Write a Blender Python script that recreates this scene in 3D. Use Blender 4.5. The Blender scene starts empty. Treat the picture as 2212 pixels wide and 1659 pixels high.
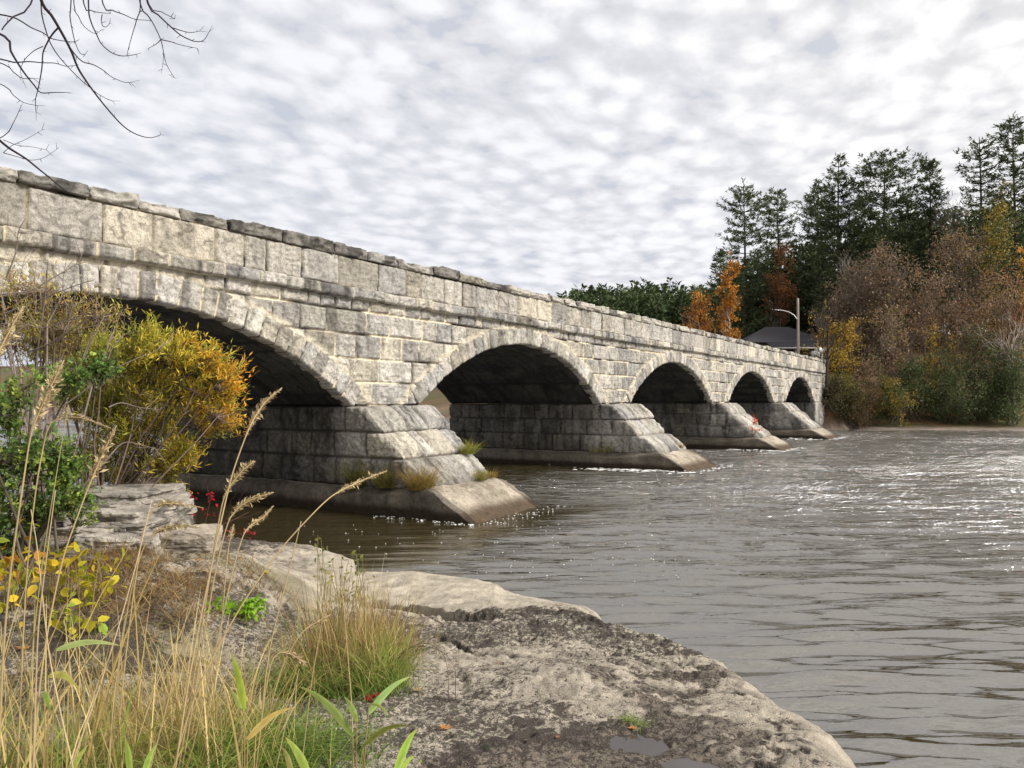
import bpy, math, random
import numpy as np
from mathutils import Vector

# ------------------------------------------------------------------ camera, sky, sun
SC = bpy.context.scene
COL = SC.collection
H = 2.8                                   # camera height above the water
CAM_F = 1700.0 / 2212.0                   # focal length / picture width
cam = bpy.data.objects.new("camera", bpy.data.cameras.new("camera"))
COL.objects.link(cam)
cam.data.sensor_width = 36.0
cam.data.lens = 36.0 * CAM_F
cam.data.clip_start = 0.05
cam.data.clip_end = 5000
cam.location = (0, 0, H)
cam.rotation_euler = (math.radians(90 + 1.2), 0, 0)
SC.camera = cam

SUN_AZ, SUN_EL = math.radians(108), math.radians(36)     # azimuth to the right of the view (+Y), elevation
sun_dir = Vector((math.sin(SUN_AZ) * math.cos(SUN_EL), math.cos(SUN_AZ) * math.cos(SUN_EL), math.sin(SUN_EL)))
sun = bpy.data.objects.new("sun", bpy.data.lights.new("sun", 'SUN'))
COL.objects.link(sun)
sun.data.energy = 3.6
sun.data.angle = math.radians(14)
sun.data.color = (1.0, 0.96, 0.90)
sun.rotation_euler = (-sun_dir).to_track_quat('-Z', 'Y').to_euler()

world = bpy.data.worlds.new("World")
SC.world = world
world.use_nodes = True


class NT:
    """small node-tree helper"""
    def __init__(s, nt):
        s.nt = nt

    def n(s, typ, **kw):
        nd = s.nt.nodes.new(typ)
        ins = kw.pop('ins', {})
        for k, v in kw.items():
            setattr(nd, k, v)
        for k, v in ins.items():
            if hasattr(v, 'is_output') or isinstance(v, bpy.types.NodeSocket):
                s.nt.links.new(v, nd.inputs[k])
            else:
                nd.inputs[k].default_value = v
        return nd

    def math(s, op, a, b=0.0, c=0.0, clamp=False):
        nd = s.n('ShaderNodeMath', operation=op, use_clamp=clamp, ins={0: a, 1: b, 2: c})
        return nd.outputs[0]

    def vmath(s, op, a, b=(0, 0, 0), out=0):
        nd = s.n('ShaderNodeVectorMath', operation=op, ins={0: a, 1: b})
        return nd.outputs[out]

    def mix(s, f, a, b, blend='MIX'):
        nd = s.n('ShaderNodeMix', data_type='RGBA', blend_type=blend)
        for k, v in ((0, f), (6, a), (7, b)):
            if isinstance(v, bpy.types.NodeSocket):
                s.nt.links.new(v, nd.inputs[k])
            else:
                nd.inputs[k].default_value = v
        return nd.outputs[2]

    def ramp(s, f, lo, hi, smooth=True):
        nd = s.n('ShaderNodeMapRange', interpolation_type='SMOOTHSTEP' if smooth else 'LINEAR',
                 ins={0: f, 1: lo, 2: hi, 3: 0.0, 4: 1.0})
        return nd.outputs[0]

    def noise(s, vec, scale, detail=3.0, rough=0.55, dist=0.0, dim='3D', w=0.0):
        nd = s.n('ShaderNodeTexNoise', noise_dimensions=dim, ins={'Scale': scale, 'Detail': detail, 'Roughness': rough, 'Distortion': dist})
        s.nt.links.new(vec, nd.inputs['Vector'])
        return nd.outputs['Fac']

    def link(s, a, b):
        s.nt.links.new(a, b)


def build_world():
    t = NT(world.node_tree)
    world.node_tree.nodes.clear()
    STR = 0.1
    sky = t.n('ShaderNodeTexSky', sky_type='NISHITA', sun_disc=False, sun_elevation=SUN_EL, sun_rotation=SUN_AZ,
              air_density=1.0, dust_density=2.0, ozone_density=1.0)
    tc = t.n('ShaderNodeTexCoord')
    d = tc.outputs['Generated']
    sep = t.n('ShaderNodeSeparateXYZ', ins={0: d})
    z = t.math('MAXIMUM', sep.outputs[2], 0.0)
    zz = t.math('ADD', z, 0.13)
    px = t.math('DIVIDE', sep.outputs[0], zz)
    py = t.math('DIVIDE', sep.outputs[1], zz)
    # rows of small cloudlets, stretched along the wind
    a = math.radians(28)
    ca, sa = math.cos(a), math.sin(a)
    q1 = t.math('ADD', t.math('MULTIPLY', px, ca), t.math('MULTIPLY', py, -sa))
    q2 = t.math('ADD', t.math('MULTIPLY', px, sa), t.math('MULTIPLY', py, ca))
    P = t.n('ShaderNodeCombineXYZ', ins={0: t.math('MULTIPLY', q1, 1.0), 1: t.math('MULTIPLY', q2, 0.80), 2: 0.37}).outputs[0]
    P0 = t.n('ShaderNodeCombineXYZ', ins={0: px, 1: py, 2: 2.3}).outputs[0]
    warp = t.n('ShaderNodeTexNoise', ins={'Scale': 2.6, 'Detail': 3.0})
    t.link(P0, warp.inputs['Vector'])
    wv = t.vmath('SCALE', t.vmath('SUBTRACT', warp.outputs['Color'], (0.5, 0.5, 0.5)))
    wv.node.inputs['Scale'].default_value = 0.10
    P2 = t.vmath('ADD', P, wv)
    cell = t.noise(P2, 13.0, 4.0, 0.52, 0.1)
    fine = t.noise(P2, 31.0, 3.0, 0.5, 0.2)
    vor = t.n('ShaderNodeTexVoronoi', feature='SMOOTH_F1', ins={'Scale': 11.3, 'Smoothness': 0.5, 'Randomness': 0.9})
    t.link(P2, vor.inputs['Vector'])
    big = t.noise(P0, 0.75, 2.0, 0.5)
    v = t.math('ADD', t.math('MULTIPLY', cell, 0.56), t.math('MULTIPLY', fine, 0.26))
    v = t.math('ADD', v, t.math('MULTIPLY', t.math('SUBTRACT', 0.62, vor.outputs['Distance']), 0.62))
    v = t.math('ADD', v, t.math('MULTIPLY', t.math('SUBTRACT', big, 0.5), 0.22))
    v = t.math('ADD', v, t.math('MULTIPLY', t.math('SUBTRACT', t.noise(P, 4.6, 3.0, 0.55, 0.4), 0.5), 0.46))
    cl = t.ramp(v, 0.24, 0.74)
    # glow of the hidden sun through the cloud
    dot = t.vmath('DOT_PRODUCT', d, tuple(sun_dir), out=1)
    g = t.math('POWER', t.math('MAXIMUM', t.math('MULTIPLY_ADD', dot, 0.5, 0.5), 0.0), 3.0)
    low = t.mix(g, (4.65, 4.8, 5.3, 1), (7.0, 6.7, 6.2, 1))
    high = t.mix(g, (6.4, 6.5, 6.9, 1), (10.8, 10.2, 9.4, 1))
    cloud = t.mix(cl, low, high)
    # a few holes show the blue behind
    holes = t.ramp(t.math('ADD', v, t.math('MULTIPLY', t.math('SUBTRACT', t.noise(P0, 1.7, 1.0), 0.5), 0.5)), 0.20, 0.30)
    skyc = t.mix(0.75, sky.outputs[0], (2.9, 3.5, 4.7, 1))
    cov = t.math('MAXIMUM', t.math('MULTIPLY_ADD', holes, 0.25, 0.75), g)
    c = t.mix(cov, skyc, cloud)
    # pale even band near the horizon
    hz = t.math('POWER', t.math('SUBTRACT', 1.0, t.math('MINIMUM', z, 1.0)), 14.0)
    c = t.mix(t.math('MULTIPLY', hz, 0.6), c, t.mix(g, (5.5, 5.8, 6.5, 1), (7.8, 7.5, 7.1, 1)))
    bg = t.n('ShaderNodeBackground', ins={'Color': c, 'Strength': STR})
    out = t.n('ShaderNodeOutputWorld')
    t.link(bg.outputs[0], out.inputs[0])


build_world()
world.cycles.sampling_method = 'MANUAL'
world.cycles.sample_map_resolution = 512
SC.view_settings.view_transform = 'Standard'
SC.view_settings.look = 'None'
SC.view_settings.exposure = 0.5
SC.view_settings.gamma = 1.0
SC.cycles.max_bounces = 6
SC.cycles.diffuse_bounces = 3
SC.cycles.glossy_bounces = 3
SC.cycles.transparent_max_bounces = 8
SC.cycles.use_denoising = True


# ------------------------------------------------------------------ numeric helpers
def _hash(ix, iy, iz, seed):
    h = (ix.astype(np.int64) * 374761393 + iy.astype(np.int64) * 668265263 + iz.astype(np.int64) * 2147483647 + seed * 1274126177) & 0xFFFFFFFF
    h = ((h ^ (h >> 13)) * 1274126177) & 0xFFFFFFFF
    h = ((h ^ (h >> 16)) * 2246822519) & 0xFFFFFFFF
    h = h ^ (h >> 15)
    return (h & 0xFFFFFF).astype(np.float64) / 16777216.0


def vn(x, y, z=None, seed=0):
    """value noise 0..1"""
    x = np.asarray(x, float); y = np.asarray(y, float)
    z = np.zeros_like(x) if z is None else np.asarray(z, float) + np.zeros_like(x)
    fx, fy, fz = np.floor(x), np.floor(y), np.floor(z)
    ux, uy, uz = x - fx, y - fy, z - fz
    ux = ux * ux * (3 - 2 * ux); uy = uy * uy * (3 - 2 * uy); uz = uz * uz * (3 - 2 * uz)
    def pl(k):
        a = _hash(fx, fy, fz + k, seed); b = _hash(fx + 1, fy, fz + k, seed)
        c = _hash(fx, fy + 1, fz + k, seed); e = _hash(fx + 1, fy + 1, fz + k, seed)
        return (a * (1 - ux) + b * ux) * (1 - uy) + (c * (1 - ux) + e * ux) * uy
    if not np.any(uz):
        return pl(0)
    return pl(0) * (1 - uz) + pl(1) * uz


def fbm(x, y, z=None, o=4, seed=0, g=0.5):
    s = 0; a = 1; t = 0; f = 1
    for k in range(o):
        s = s + a * vn(x * f + 17.3 * k, y * f - 9.1 * k, None if z is None else z * f, seed + k)
        t += a; a *= g; f *= 2.03
    return s / t


def ridged(x, y, o=4, seed=0, g=0.55):
    s = 0; a = 1; t = 0; f = 1
    for k in range(o):
        s = s + a * (1 - np.abs(2 * vn(x * f + 13.7 * k, y * f + 5.3 * k, None, seed + k) - 1))
        t += a; a *= g; f *= 2.1
    return s / t


def sstep(x, a, b):
    t = np.clip((x - a) / (b - a), 0, 1)
    return t * t * (3 - 2 * t)


def rnd_by_id(ids, seed):
    ids = np.asarray(ids)
    return _hash(ids, ids * 7 + 3, ids * 0 + seed, seed)


# ------------------------------------------------------------------ mesh helpers
def mk_mesh(name, V, quads=None, tris=None, col=None, smooth=False):
    V = np.asarray(V, np.float32).reshape(-1, 3)
    me = bpy.data.meshes.new(name)
    me.vertices.add(len(V))
    me.vertices.foreach_set('co', V.ravel())
    nq = 0 if quads is None else len(quads)
    nt_ = 0 if tris is None else len(tris)
    idx = []
    if nq: idx.append(np.asarray(quads, np.int32).ravel())
    if nt_: idx.append(np.asarray(tris, np.int32).ravel())
    idx = np.concatenate(idx) if idx else np.zeros(0, np.int32)
    me.loops.add(len(idx))
    me.loops.foreach_set('vertex_index', idx)
    me.polygons.add(nq + nt_)
    st = np.concatenate([np.arange(nq) * 4, nq * 4 + np.arange(nt_) * 3]).astype(np.int32)
    me.polygons.foreach_set('loop_start', st)
    if smooth:
        me.polygons.foreach_set('use_smooth', np.ones(nq + nt_, bool))
    if col is not None:
        at = me.attributes.new('Col', 'FLOAT_COLOR', 'POINT')
        c = np.ones((len(V), 4), np.float32)
        c[:, :np.shape(col)[1]] = col
        at.data.foreach_set('color', c.ravel())
    me.update(calc_edges=True)
    return me


def mk(name, V, quads=None, tris=None, mat=None, parent=None, col=None, smooth=False):
    o = bpy.data.objects.new(name, mk_mesh(name, V, quads, tris, col, smooth))
    COL.objects.link(o)
    if mat is not None:
        o.data.materials.append(mat)
    if parent is not None:
        o.parent = parent
        o.matrix_parent_inverse.identity()
        if tuple(parent.location) != (0, 0, 0):
            o.data.transform(__import__('mathutils').Matrix.Translation(-parent.location))
    return o


def thing(name, label, cat, loc=(0, 0, 0), group=None):
    o = bpy.data.objects.new(name, None)
    COL.objects.link(o)
    o.empty_display_size = 0.1
    o.location = loc
    return tag(o, label, cat, group)


def tag(o, label=None, cat=None, group=None, kind=None):
    if label: o['label'] = label
    if cat: o['category'] = cat
    if group: o['group'] = group
    if kind: o['kind'] = kind
    return o


def grid_quads(na, nb, off=0):
    i = np.arange(na - 1)[:, None]; j = np.arange(nb - 1)[None, :]
    a = i * nb + j
    return (np.stack([a, a + nb, a + nb + 1, a + 1], -1).reshape(-1, 4) + off)


class Acc:
    """accumulates geometry of ONE object"""
    def __init__(s):
        s.V = []; s.Q = []; s.T = []; s.C = []; s.n = 0

    def add(s, V, Q=None, T=None, C=(1, 1, 1)):
        V = np.asarray(V, float).reshape(-1, 3)
        C = np.asarray(C, float)
        if C.ndim == 1: C = np.tile(C[:3], (len(V), 1))
        s.V.append(V); s.C.append(C[:, :3])
        if Q is not None and len(Q): s.Q.append(np.asarray(Q, int) + s.n)
        if T is not None and len(T): s.T.append(np.asarray(T, int) + s.n)
        s.n += len(V)

    def tube(s, pts, rad, ns=5, col=(1, 1, 1), cap=True):
        P = np.asarray(pts, float); n = len(P)
        R = np.broadcast_to(np.asarray(rad, float), (n,))
        d = np.gradient(P, axis=0)
        d /= np.linalg.norm(d, axis=1, keepdims=True) + 1e-9
        up = np.array([0.31, 0.17, 0.93]) if abs(d[0, 2]) < 0.9 else np.array([0.9, 0.3, 0.1])
        u = np.cross(d, up); u /= np.linalg.norm(u, axis=1, keepdims=True) + 1e-9
        v = np.cross(d, u)
        a = np.arange(ns) / ns * 2 * np.pi
        V = P[:, None] + R[:, None, None] * (np.cos(a)[None, :, None] * u[:, None] + np.sin(a)[None, :, None] * v[:, None])
        i = np.arange(n - 1)[:, None]; j = np.arange(ns)[None, :]
        Q = np.stack([i * ns + j, i * ns + (j + 1) % ns, (i + 1) * ns + (j + 1) % ns, (i + 1) * ns + j], -1).reshape(-1, 4)
        V = V.reshape(-1, 3)
        T = None
        if cap:
            V = np.vstack([V, P[-1] + d[-1] * R[-1]])
            b = (n - 1) * ns
            T = [[b + k, b + (k + 1) % ns, n * ns] for k in range(ns)]
        C = np.asarray(col, float)
        if C.ndim == 2:
            C = np.repeat(C, ns, axis=0)
            if cap: C = np.vstack([C, C[-1]])
        s.add(V, Q, T, C)

    def leaves(s, P, L, W, D, Nn, C, bend=0.15):
        """rhombic leaves: P base (N,3), L length, W width, D direction, Nn approx normal, C colours"""
        P = np.asarray(P, float); N = len(P)
        D = D / (np.linalg.norm(D, axis=1, keepdims=True) + 1e-9)
        S = np.cross(D, Nn); S /= np.linalg.norm(S, axis=1, keepdims=True) + 1e-9
        U = np.cross(S, D)
        L = np.broadcast_to(np.asarray(L, float), (N,))[:, None]
        W = np.broadcast_to(np.asarray(W, float), (N,))[:, None]
        tip = P + D * L - U * L * bend
        m = P + D * L * 0.45
        V = np.stack([P, m + S * W * 0.5 + U * W * 0.12, tip, m - S * W * 0.5 + U * W * 0.12], 1).reshape(-1, 3)
        Q = np.arange(N * 4).reshape(N, 4)
        s.add(V, Q, None, np.repeat(C, 4, axis=0))

    def ovals(s, P, L, W, D, Nn, C, bend=0.2):
        """broad oval leaves with a pointed tip and a slight fold"""
        P = np.asarray(P, float); N = len(P)
        D = D / (np.linalg.norm(D, axis=1, keepdims=True) + 1e-9)
        S = np.cross(D, Nn); S /= np.linalg.norm(S, axis=1, keepdims=True) + 1e-9
        U = np.cross(S, D)
        L = np.broadcast_to(np.asarray(L, float), (N,))[:, None]
        W = np.broadcast_to(np.asarray(W, float), (N,))[:, None]
        def pt(f, w, u): return P + D * L * f + S * W * w - U * L * (bend * f * f) + U * W * u
        V = np.stack([pt(0, 0, 0), pt(.22, .40, .10), pt(.22, -.40, .10), pt(.55, .48, .12), pt(.55, -.48, .12), pt(.82, .24, .06), pt(.82, -.24, .06), pt(1.05, 0, 0),
                      pt(.22, 0, -.02), pt(.55, 0, -.02), pt(.82, 0, -.01)], 1).reshape(-1, 3)
        b = np.arange(N)[:, None] * 11
        Q = np.concatenate([b + np.array([q]) for q in ([1, 3, 9, 8], [8, 9, 4, 2], [3, 5, 10, 9], [9, 10, 6, 4])], 0)
        T = np.concatenate([b + np.array([q]) for q in ([0, 1, 8], [0, 8, 2], [5, 7, 10], [10, 7, 6])], 0)
        sh = np.tile(np.array([.9, 1, 1, 1, 1, 1, 1, .85, .8, .8, .85]), N)[:, None]
        s.add(V, Q, T, np.repeat(C, 11, axis=0) * sh)

    def blades(s, P, D, L, W, C0, C1, droop=0.3, seg=3, side=None):
        """grass blades: strips that taper and droop"""
        P = np.asarray(P, float); N = len(P)
        rg = np.random.default_rng(N)
        D = D / (np.linalg.norm(D, axis=1, keepdims=True) + 1e-9)
        if side is None:
            a = rg.uniform(0, 2 * np.pi, N)
            side = np.stack([np.cos(a), np.sin(a), 0 * a], 1)
        out = D.copy(); out[:, 2] = 0
        out /= np.linalg.norm(out, axis=1, keepdims=True) + 1e-6
        L = np.broadcast_to(L, (N,))[:, None]; W = np.broadcast_to(W, (N,))[:, None]
        droop = np.broadcast_to(droop, (N,))[:, None]
        rows = []; cols = []
        for k in range(seg + 1):
            t = k / seg
            c = P + D * L * t + out * L * droop * t * t + np.array([0, 0, -1.0]) * L * droop * 0.7 * t ** 3
            w = W * (1 - t) ** 0.7 * 0.5 + 0.0004
            rows.append(c - side * w); rows.append(c + side * w)
            cc = C0 * (1 - t) + C1 * t
            cols.append(cc); cols.append(cc)
        V = np.stack(rows, 1).reshape(-1, 3); C = np.stack(cols, 1).reshape(-1, 3)
        m = 2 * (seg + 1)
        b = np.arange(N)[:, None] * m
        Q = np.concatenate([b + np.array([[2 * k, 2 * k + 1, 2 * k + 3, 2 * k + 2]]) for k in range(seg)], 0)
        s.add(V, Q, None, C)

    def build(s, name, mat, parent=None, smooth=False):
        V = np.vstack(s.V); C = np.vstack(s.C)
        Q = np.vstack(s.Q) if s.Q else None
        T = np.vstack(s.T) if s.T else None
        return mk(name, V, Q, T, mat, parent, C, smooth)


# ------------------------------------------------------------------ materials
def mat_new(name):
    m = bpy.data.materials.new(name)
    m.use_nodes = True
    m.node_tree.nodes.clear()
    t = NT(m.node_tree)
    b = t.n('ShaderNodeBsdfPrincipled')
    o = t.n('ShaderNodeOutputMaterial')
    t.link(b.outputs[0], o.inputs[0])
    return m, t, b


def mat_stone(name, gain=1.0, grain=1.0, bump=0.5, lichen=0.5, rough=0.9, scale=1.0):
    m, t, b = mat_new(name)
    at = t.n('ShaderNodeAttribute', attribute_name='Col')
    tc = t.n('ShaderNodeTexCoord')
    v = tc.outputs['Object']
    n1 = t.noise(v, 9 * scale, 6, 0.65, 0.4)
    n2 = t.noise(v, 45 * scale, 4, 0.6)
    n3 = t.noise(v, 2.1 * scale, 4, 0.6, 0.3)
    c = t.mix(1.0, at.outputs['Color'], (gain, gain, gain, 1), 'MULTIPLY')
    f = t.math('MULTIPLY_ADD', t.math('SUBTRACT', n1, 0.5), 2.0 * grain, 1.0)
    f = t.math('ADD', f, t.math('MULTIPLY', t.math('SUBTRACT', n2, 0.5), 1.7 * grain))
    f = t.math('MAXIMUM', f, 0.15)
    fc = t.n('ShaderNodeCombineXYZ', ins={0: f, 1: f, 2: f}).outputs[0]
    c = t.mix(1.0, c, fc, 'MULTIPLY')
    # dark lichen speckle and blotches
    sp = t.math('MULTIPLY', t.ramp(n1, 0.56, 0.68), t.ramp(n3, 0.42, 0.62))
    c = t.mix(t.math('MULTIPLY', sp, lichen), c, (0.045, 0.043, 0.040, 1))
    t.link(c, b.inputs['Base Color'])
    b.inputs['Roughness'].default_value = rough
    b.inputs['Specular IOR Level'].default_value = 0.25
    hsum = t.math('ADD', t.math('MULTIPLY', n1, 0.6), t.math('MULTIPLY', n2, 0.35))
    bp = t.n('ShaderNodeBump', ins={'Strength': bump, 'Distance': 0.04 / scale, 'Height': hsum})
    t.link(bp.outputs[0], b.inputs['Normal'])
    return m


def mat_vcol(name, rough=0.7, spec=0.2, var=0.25, scale=20.0, transl=0.0):
    m, t, b = mat_new(name)
    at = t.n('ShaderNodeAttribute', attribute_name='Col')
    tc = t.n('ShaderNodeTexCoord')
    n = t.noise(tc.outputs['Object'], scale, 3, 0.6)
    f = t.math('MULTIPLY_ADD', t.math('SUBTRACT', n, 0.5), var * 3, 1.0)
    fc = t.n('ShaderNodeCombineXYZ', ins={0: f, 1: f, 2: f}).outputs[0]
    c = t.mix(1.0, at.outputs['Color'], fc, 'MULTIPLY')
    t.link(c, b.inputs['Base Color'])
    b.inputs['Roughness'].default_value = rough
    b.inputs['Specular IOR Level'].default_value = spec
    if transl:
        tr = t.n('ShaderNodeBsdfTranslucent', ins={'Color': c})
        mx = t.n('ShaderNodeMixShader', ins={0: transl, 1: b.outputs[0], 2: tr.outputs[0]})
        o = [x for x in m.node_tree.nodes if x.type == 'OUTPUT_MATERIAL'][0]
        t.link(mx.outputs[0], o.inputs[0])
    return m


def mat_plain(name, col, rough=0.6, spec=0.3, var=0.15, scale=8.0, metal=0.0):
    m, t, b = mat_new(name)
    tc = t.n('ShaderNodeTexCoord')
    n = t.noise(tc.outputs['Object'], scale, 4, 0.6)
    c = t.mix(n, tuple(x * (1 - var) for x in col) + (1,), tuple(x * (1 + var) for x in col) + (1,))
    t.link(c, b.inputs['Base Color'])
    b.inputs['Roughness'].default_value = rough
    b.inputs['Specular IOR Level'].default_value = spec
    b.inputs['Metallic'].default_value = metal
    return m


M_STONE = mat_stone('bridge_stone', 1.0, 1.0, 0.9, 0.5)
M_PIER = mat_stone('pier_stone', 1.0, 1.1, 0.9, 0.6)
M_CONC = mat_stone('concrete', 1.0, 1.0, 0.7, 0.5)
M_LEAF = mat_vcol('leaf', 0.55, 0.25, 0.2, 6.0, 0.42)
M_GRASS = mat_vcol('grass_blade', 0.6, 0.2, 0.2, 6.0, 0.3)
M_BARK = mat_vcol('bark', 0.9, 0.1, 0.3, 25.0)
M_NEEDLE = mat_vcol('needles', 0.7, 0.15, 0.25, 0.7, 0.15)

# ------------------------------------------------------------------ the stone bridge
ANG = math.radians(31.5)
SB, CB = math.sin(ANG), math.cos(ANG)
UX = np.array([SB, CB, 0.0]); NX = np.array([CB, -SB, 0.0]); ZX = np.array([0, 0, 1.0])
OB = np.array([-16.54, 0.0, 0.0])
ARCH = [(17.5, 6.25), (32.62, 6.1), (47.9, 6.05), (63.2, 5.95), (78.75, 5.85)]
ZS, RISE = 2.65, 2.12                      # springing height, rise of the arches
T_END = 90.6
BW = 7.7                                   # bridge width


def W(t, e, z):
    t = np.asarray(t, float); e = np.asarray(e, float); z = np.asarray(z, float)
    return OB + t[..., None] * UX + e[..., None] * NX + z[..., None] * ZX


def arch_geo(k):
    tc, hs = ARCH[k]
    R = (hs * hs + RISE * RISE) / (2 * RISE)
    return tc, hs, R, ZS + RISE - R


def joints(lo, hi, wmin, wmax, rg):
    out = [lo]
    while out[-1] < hi:
        out.append(out[-1] + rg.uniform(wmin, wmax))
    return np.array(out)


def masonry(a, b, rows, jl, seed, jw=0.022, cushion=0.035, rock=0.05, tilt=0.06, fr=3.2):
    """height, colour factor index and joint mask of a wall of rock-faced stones"""
    a0, b0 = a, b
    a = a + 0.02 * (fbm(a0 * 2.3, b0 * 2.3, None, 2, seed + 50) - 0.5)
    b = b + 0.03 * (fbm(a0 * 1.1 + 31, b0 * 2.1, None, 2, seed + 60) - 0.5)
    r = np.clip(np.searchsorted(rows, b, 'right') - 1, 0, len(rows) - 2)
    h = np.zeros_like(a); d = np.zeros_like(a); ids = np.zeros(a.shape, int)
    fa = np.zeros_like(a); fb = (b - rows[r]) / (rows[r + 1] - rows[r])
    for k in range(len(rows) - 1):
        m = r == k
        if not m.any(): continue
        J = jl[k]
        i = np.clip(np.searchsorted(J, a[m], 'right') - 1, 0, len(J) - 2)
        da = np.minimum(a[m] - J[i], J[i + 1] - a[m])
        db = np.minimum(b[m] - rows[k], rows[k + 1] - b[m])
        d[m] = np.maximum(np.minimum(da, db), 0)
        fa[m] = (a[m] - J[i]) / (J[i + 1] - J[i])
        ids[m] = i + 1000 * k + seed * 31
    r1 = rnd_by_id(ids, seed + 1); r2 = rnd_by_id(ids, seed + 2); r3 = rnd_by_id(ids, seed + 3); r4 = rnd_by_id(ids, seed + 4)
    h = cushion * (1 - np.exp(-np.maximum(d - jw * 0.5, 0) / 0.016))
    # big chipped facets, different for every stone
    qx = a0 * fr + r1 * 40; qy = b0 * fr + r2 * 40
    face = ridged(qx + 0.8 * qy * (r3 - 0.5), qy, 4, seed + 7) - 0.5
    fine = fbm(a0 * 14 + 9 * r2, b0 * 14, None, 3, seed + 9) - 0.5
    amt = np.clip((d - jw * 0.5) / 0.05, 0, 1)
    h = h + amt * (rock * 1.7 * face + rock * 0.55 * fine + tilt * ((fa - 0.5) * (r3 - 0.5) + (fb - 0.5) * (r4 - 0.4)) + 0.025 * (r1 - 0.5))
    jm = 1 - sstep(d, jw * 0.45, jw * 0.95)
    return h, ids, jm, d, fb


PAL = np.array([[.41, .38, .325], [.375, .35, .305], [.335, .315, .285], [.41, .37, .30], [.35, .32, .285], [.295, .28, .26], [.395, .365, .32], [.36, .33, .28]])


def stone_col(ids, jm, seed, a, b, mortar=(.50, .43, .31), dark=0.5, var=1.0, mort=1.0):
    k = (rnd_by_id(ids, seed + 11) * len(PAL)).astype(int)
    c = PAL[np.clip(k, 0, len(PAL) - 1)] * 1.02 * (1 + var * 0.5 * (rnd_by_id(ids, seed + 12) - 0.5))[..., None]
    # vertical weather streaks and dark lichen patches
    st = fbm(a * 5.5, b * 0.9, None, 3, seed + 13)
    bl = fbm(a * 1.6, b * 1.6, None, 4, seed + 14)
    f = 1 - dark * (sstep(st, 0.50, 0.72) * 0.8 + sstep(bl, 0.52, 0.72) * 0.8)
    c = c * np.clip(f, 0.25, 1.2)[..., None]
    wa = a + 0.35 * (fbm(a * 2.1, b * 2.1, None, 2, seed + 17) - 0.5); wb = b + 0.35 * (fbm(a * 2.1 + 5, b * 2.1, None, 2, seed + 18) - 0.5)
    v1 = 1 - np.abs(2 * vn(wa * 4.2 + wb * 2.6 + rnd_by_id(ids, 3) * 30, wb * 3.0 - wa * 1.6, None, seed + 19) - 1)
    v2 = 1 - np.abs(2 * vn(wa * 9 + wb * 5 + rnd_by_id(ids, 4) * 30, wb * 7 - wa * 3, None, seed + 20) - 1)
    vein = np.maximum(sstep(v1, 0.86, 0.97), 0.8 * sstep(v2, 0.88, 0.98)) * np.clip(1.6 * fbm(a * 1.1, b * 1.1, None, 2, seed + 21) - 0.25, 0, 1)
    c = c * (1 - 0.5 * vein)[..., None]
    j = (jm * mort * np.clip(0.4 + 1.1 * fbm(a * 0.9 + 7, b * 1.3, None, 2, seed + 15), 0, 1))[..., None]
    q = sstep(fbm(a * 0.8 + 3, b * 1.1, None, 2, seed + 16), 0.40, 0.55)[..., None]
    c = c * np.array([.97, .975, .985])
    return c * (1 - j) + (np.array(mortar) * q + np.array([.10, .09, .075]) * (1 - q)) * j


bridge = thing('stone_bridge', 'long five-arched grey limestone bridge crossing the river on sloping stone piers', 'bridge')


def t_samples(t0, t1, k=0.0014, mn=0.012):
    out = [t0]
    while out[-1] < t1:
        out.append(out[-1] + max(mn, k * max(out[-1], 8.0)))
    return np.array(out)


def add_skirt(V, C, na, nb, sides, depth_vec):
    """push copies of the border vertices back by depth_vec; returns new V, C, quads"""
    V = V.reshape(na, nb, 3); C = C.reshape(na, nb, 3)
    VV = [V.reshape(-1, 3)]; CC = [C.reshape(-1, 3)]; Q = [grid_quads(na, nb)]
    n = na * nb
    idx = np.arange(n).reshape(na, nb)
    for s in sides:
        line = {'b': idx[:, 0], 't': idx[::-1, -1], 'l': idx[::-1, 0] if False else idx[0, ::-1], 'r': idx[-1, :]}[s]
        P = VV[0][line] + np.asarray(depth_vec); c = CC[0][line] * 0.8
        m = len(line)
        ni = n + np.arange(m)
        Q.append(np.stack([line[:-1], ni[:-1], ni[1:], line[1:]], -1))
        VV.append(P); CC.append(c); n += m
    return np.vstack(VV), np.vstack(CC), np.vstack(Q)


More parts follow.
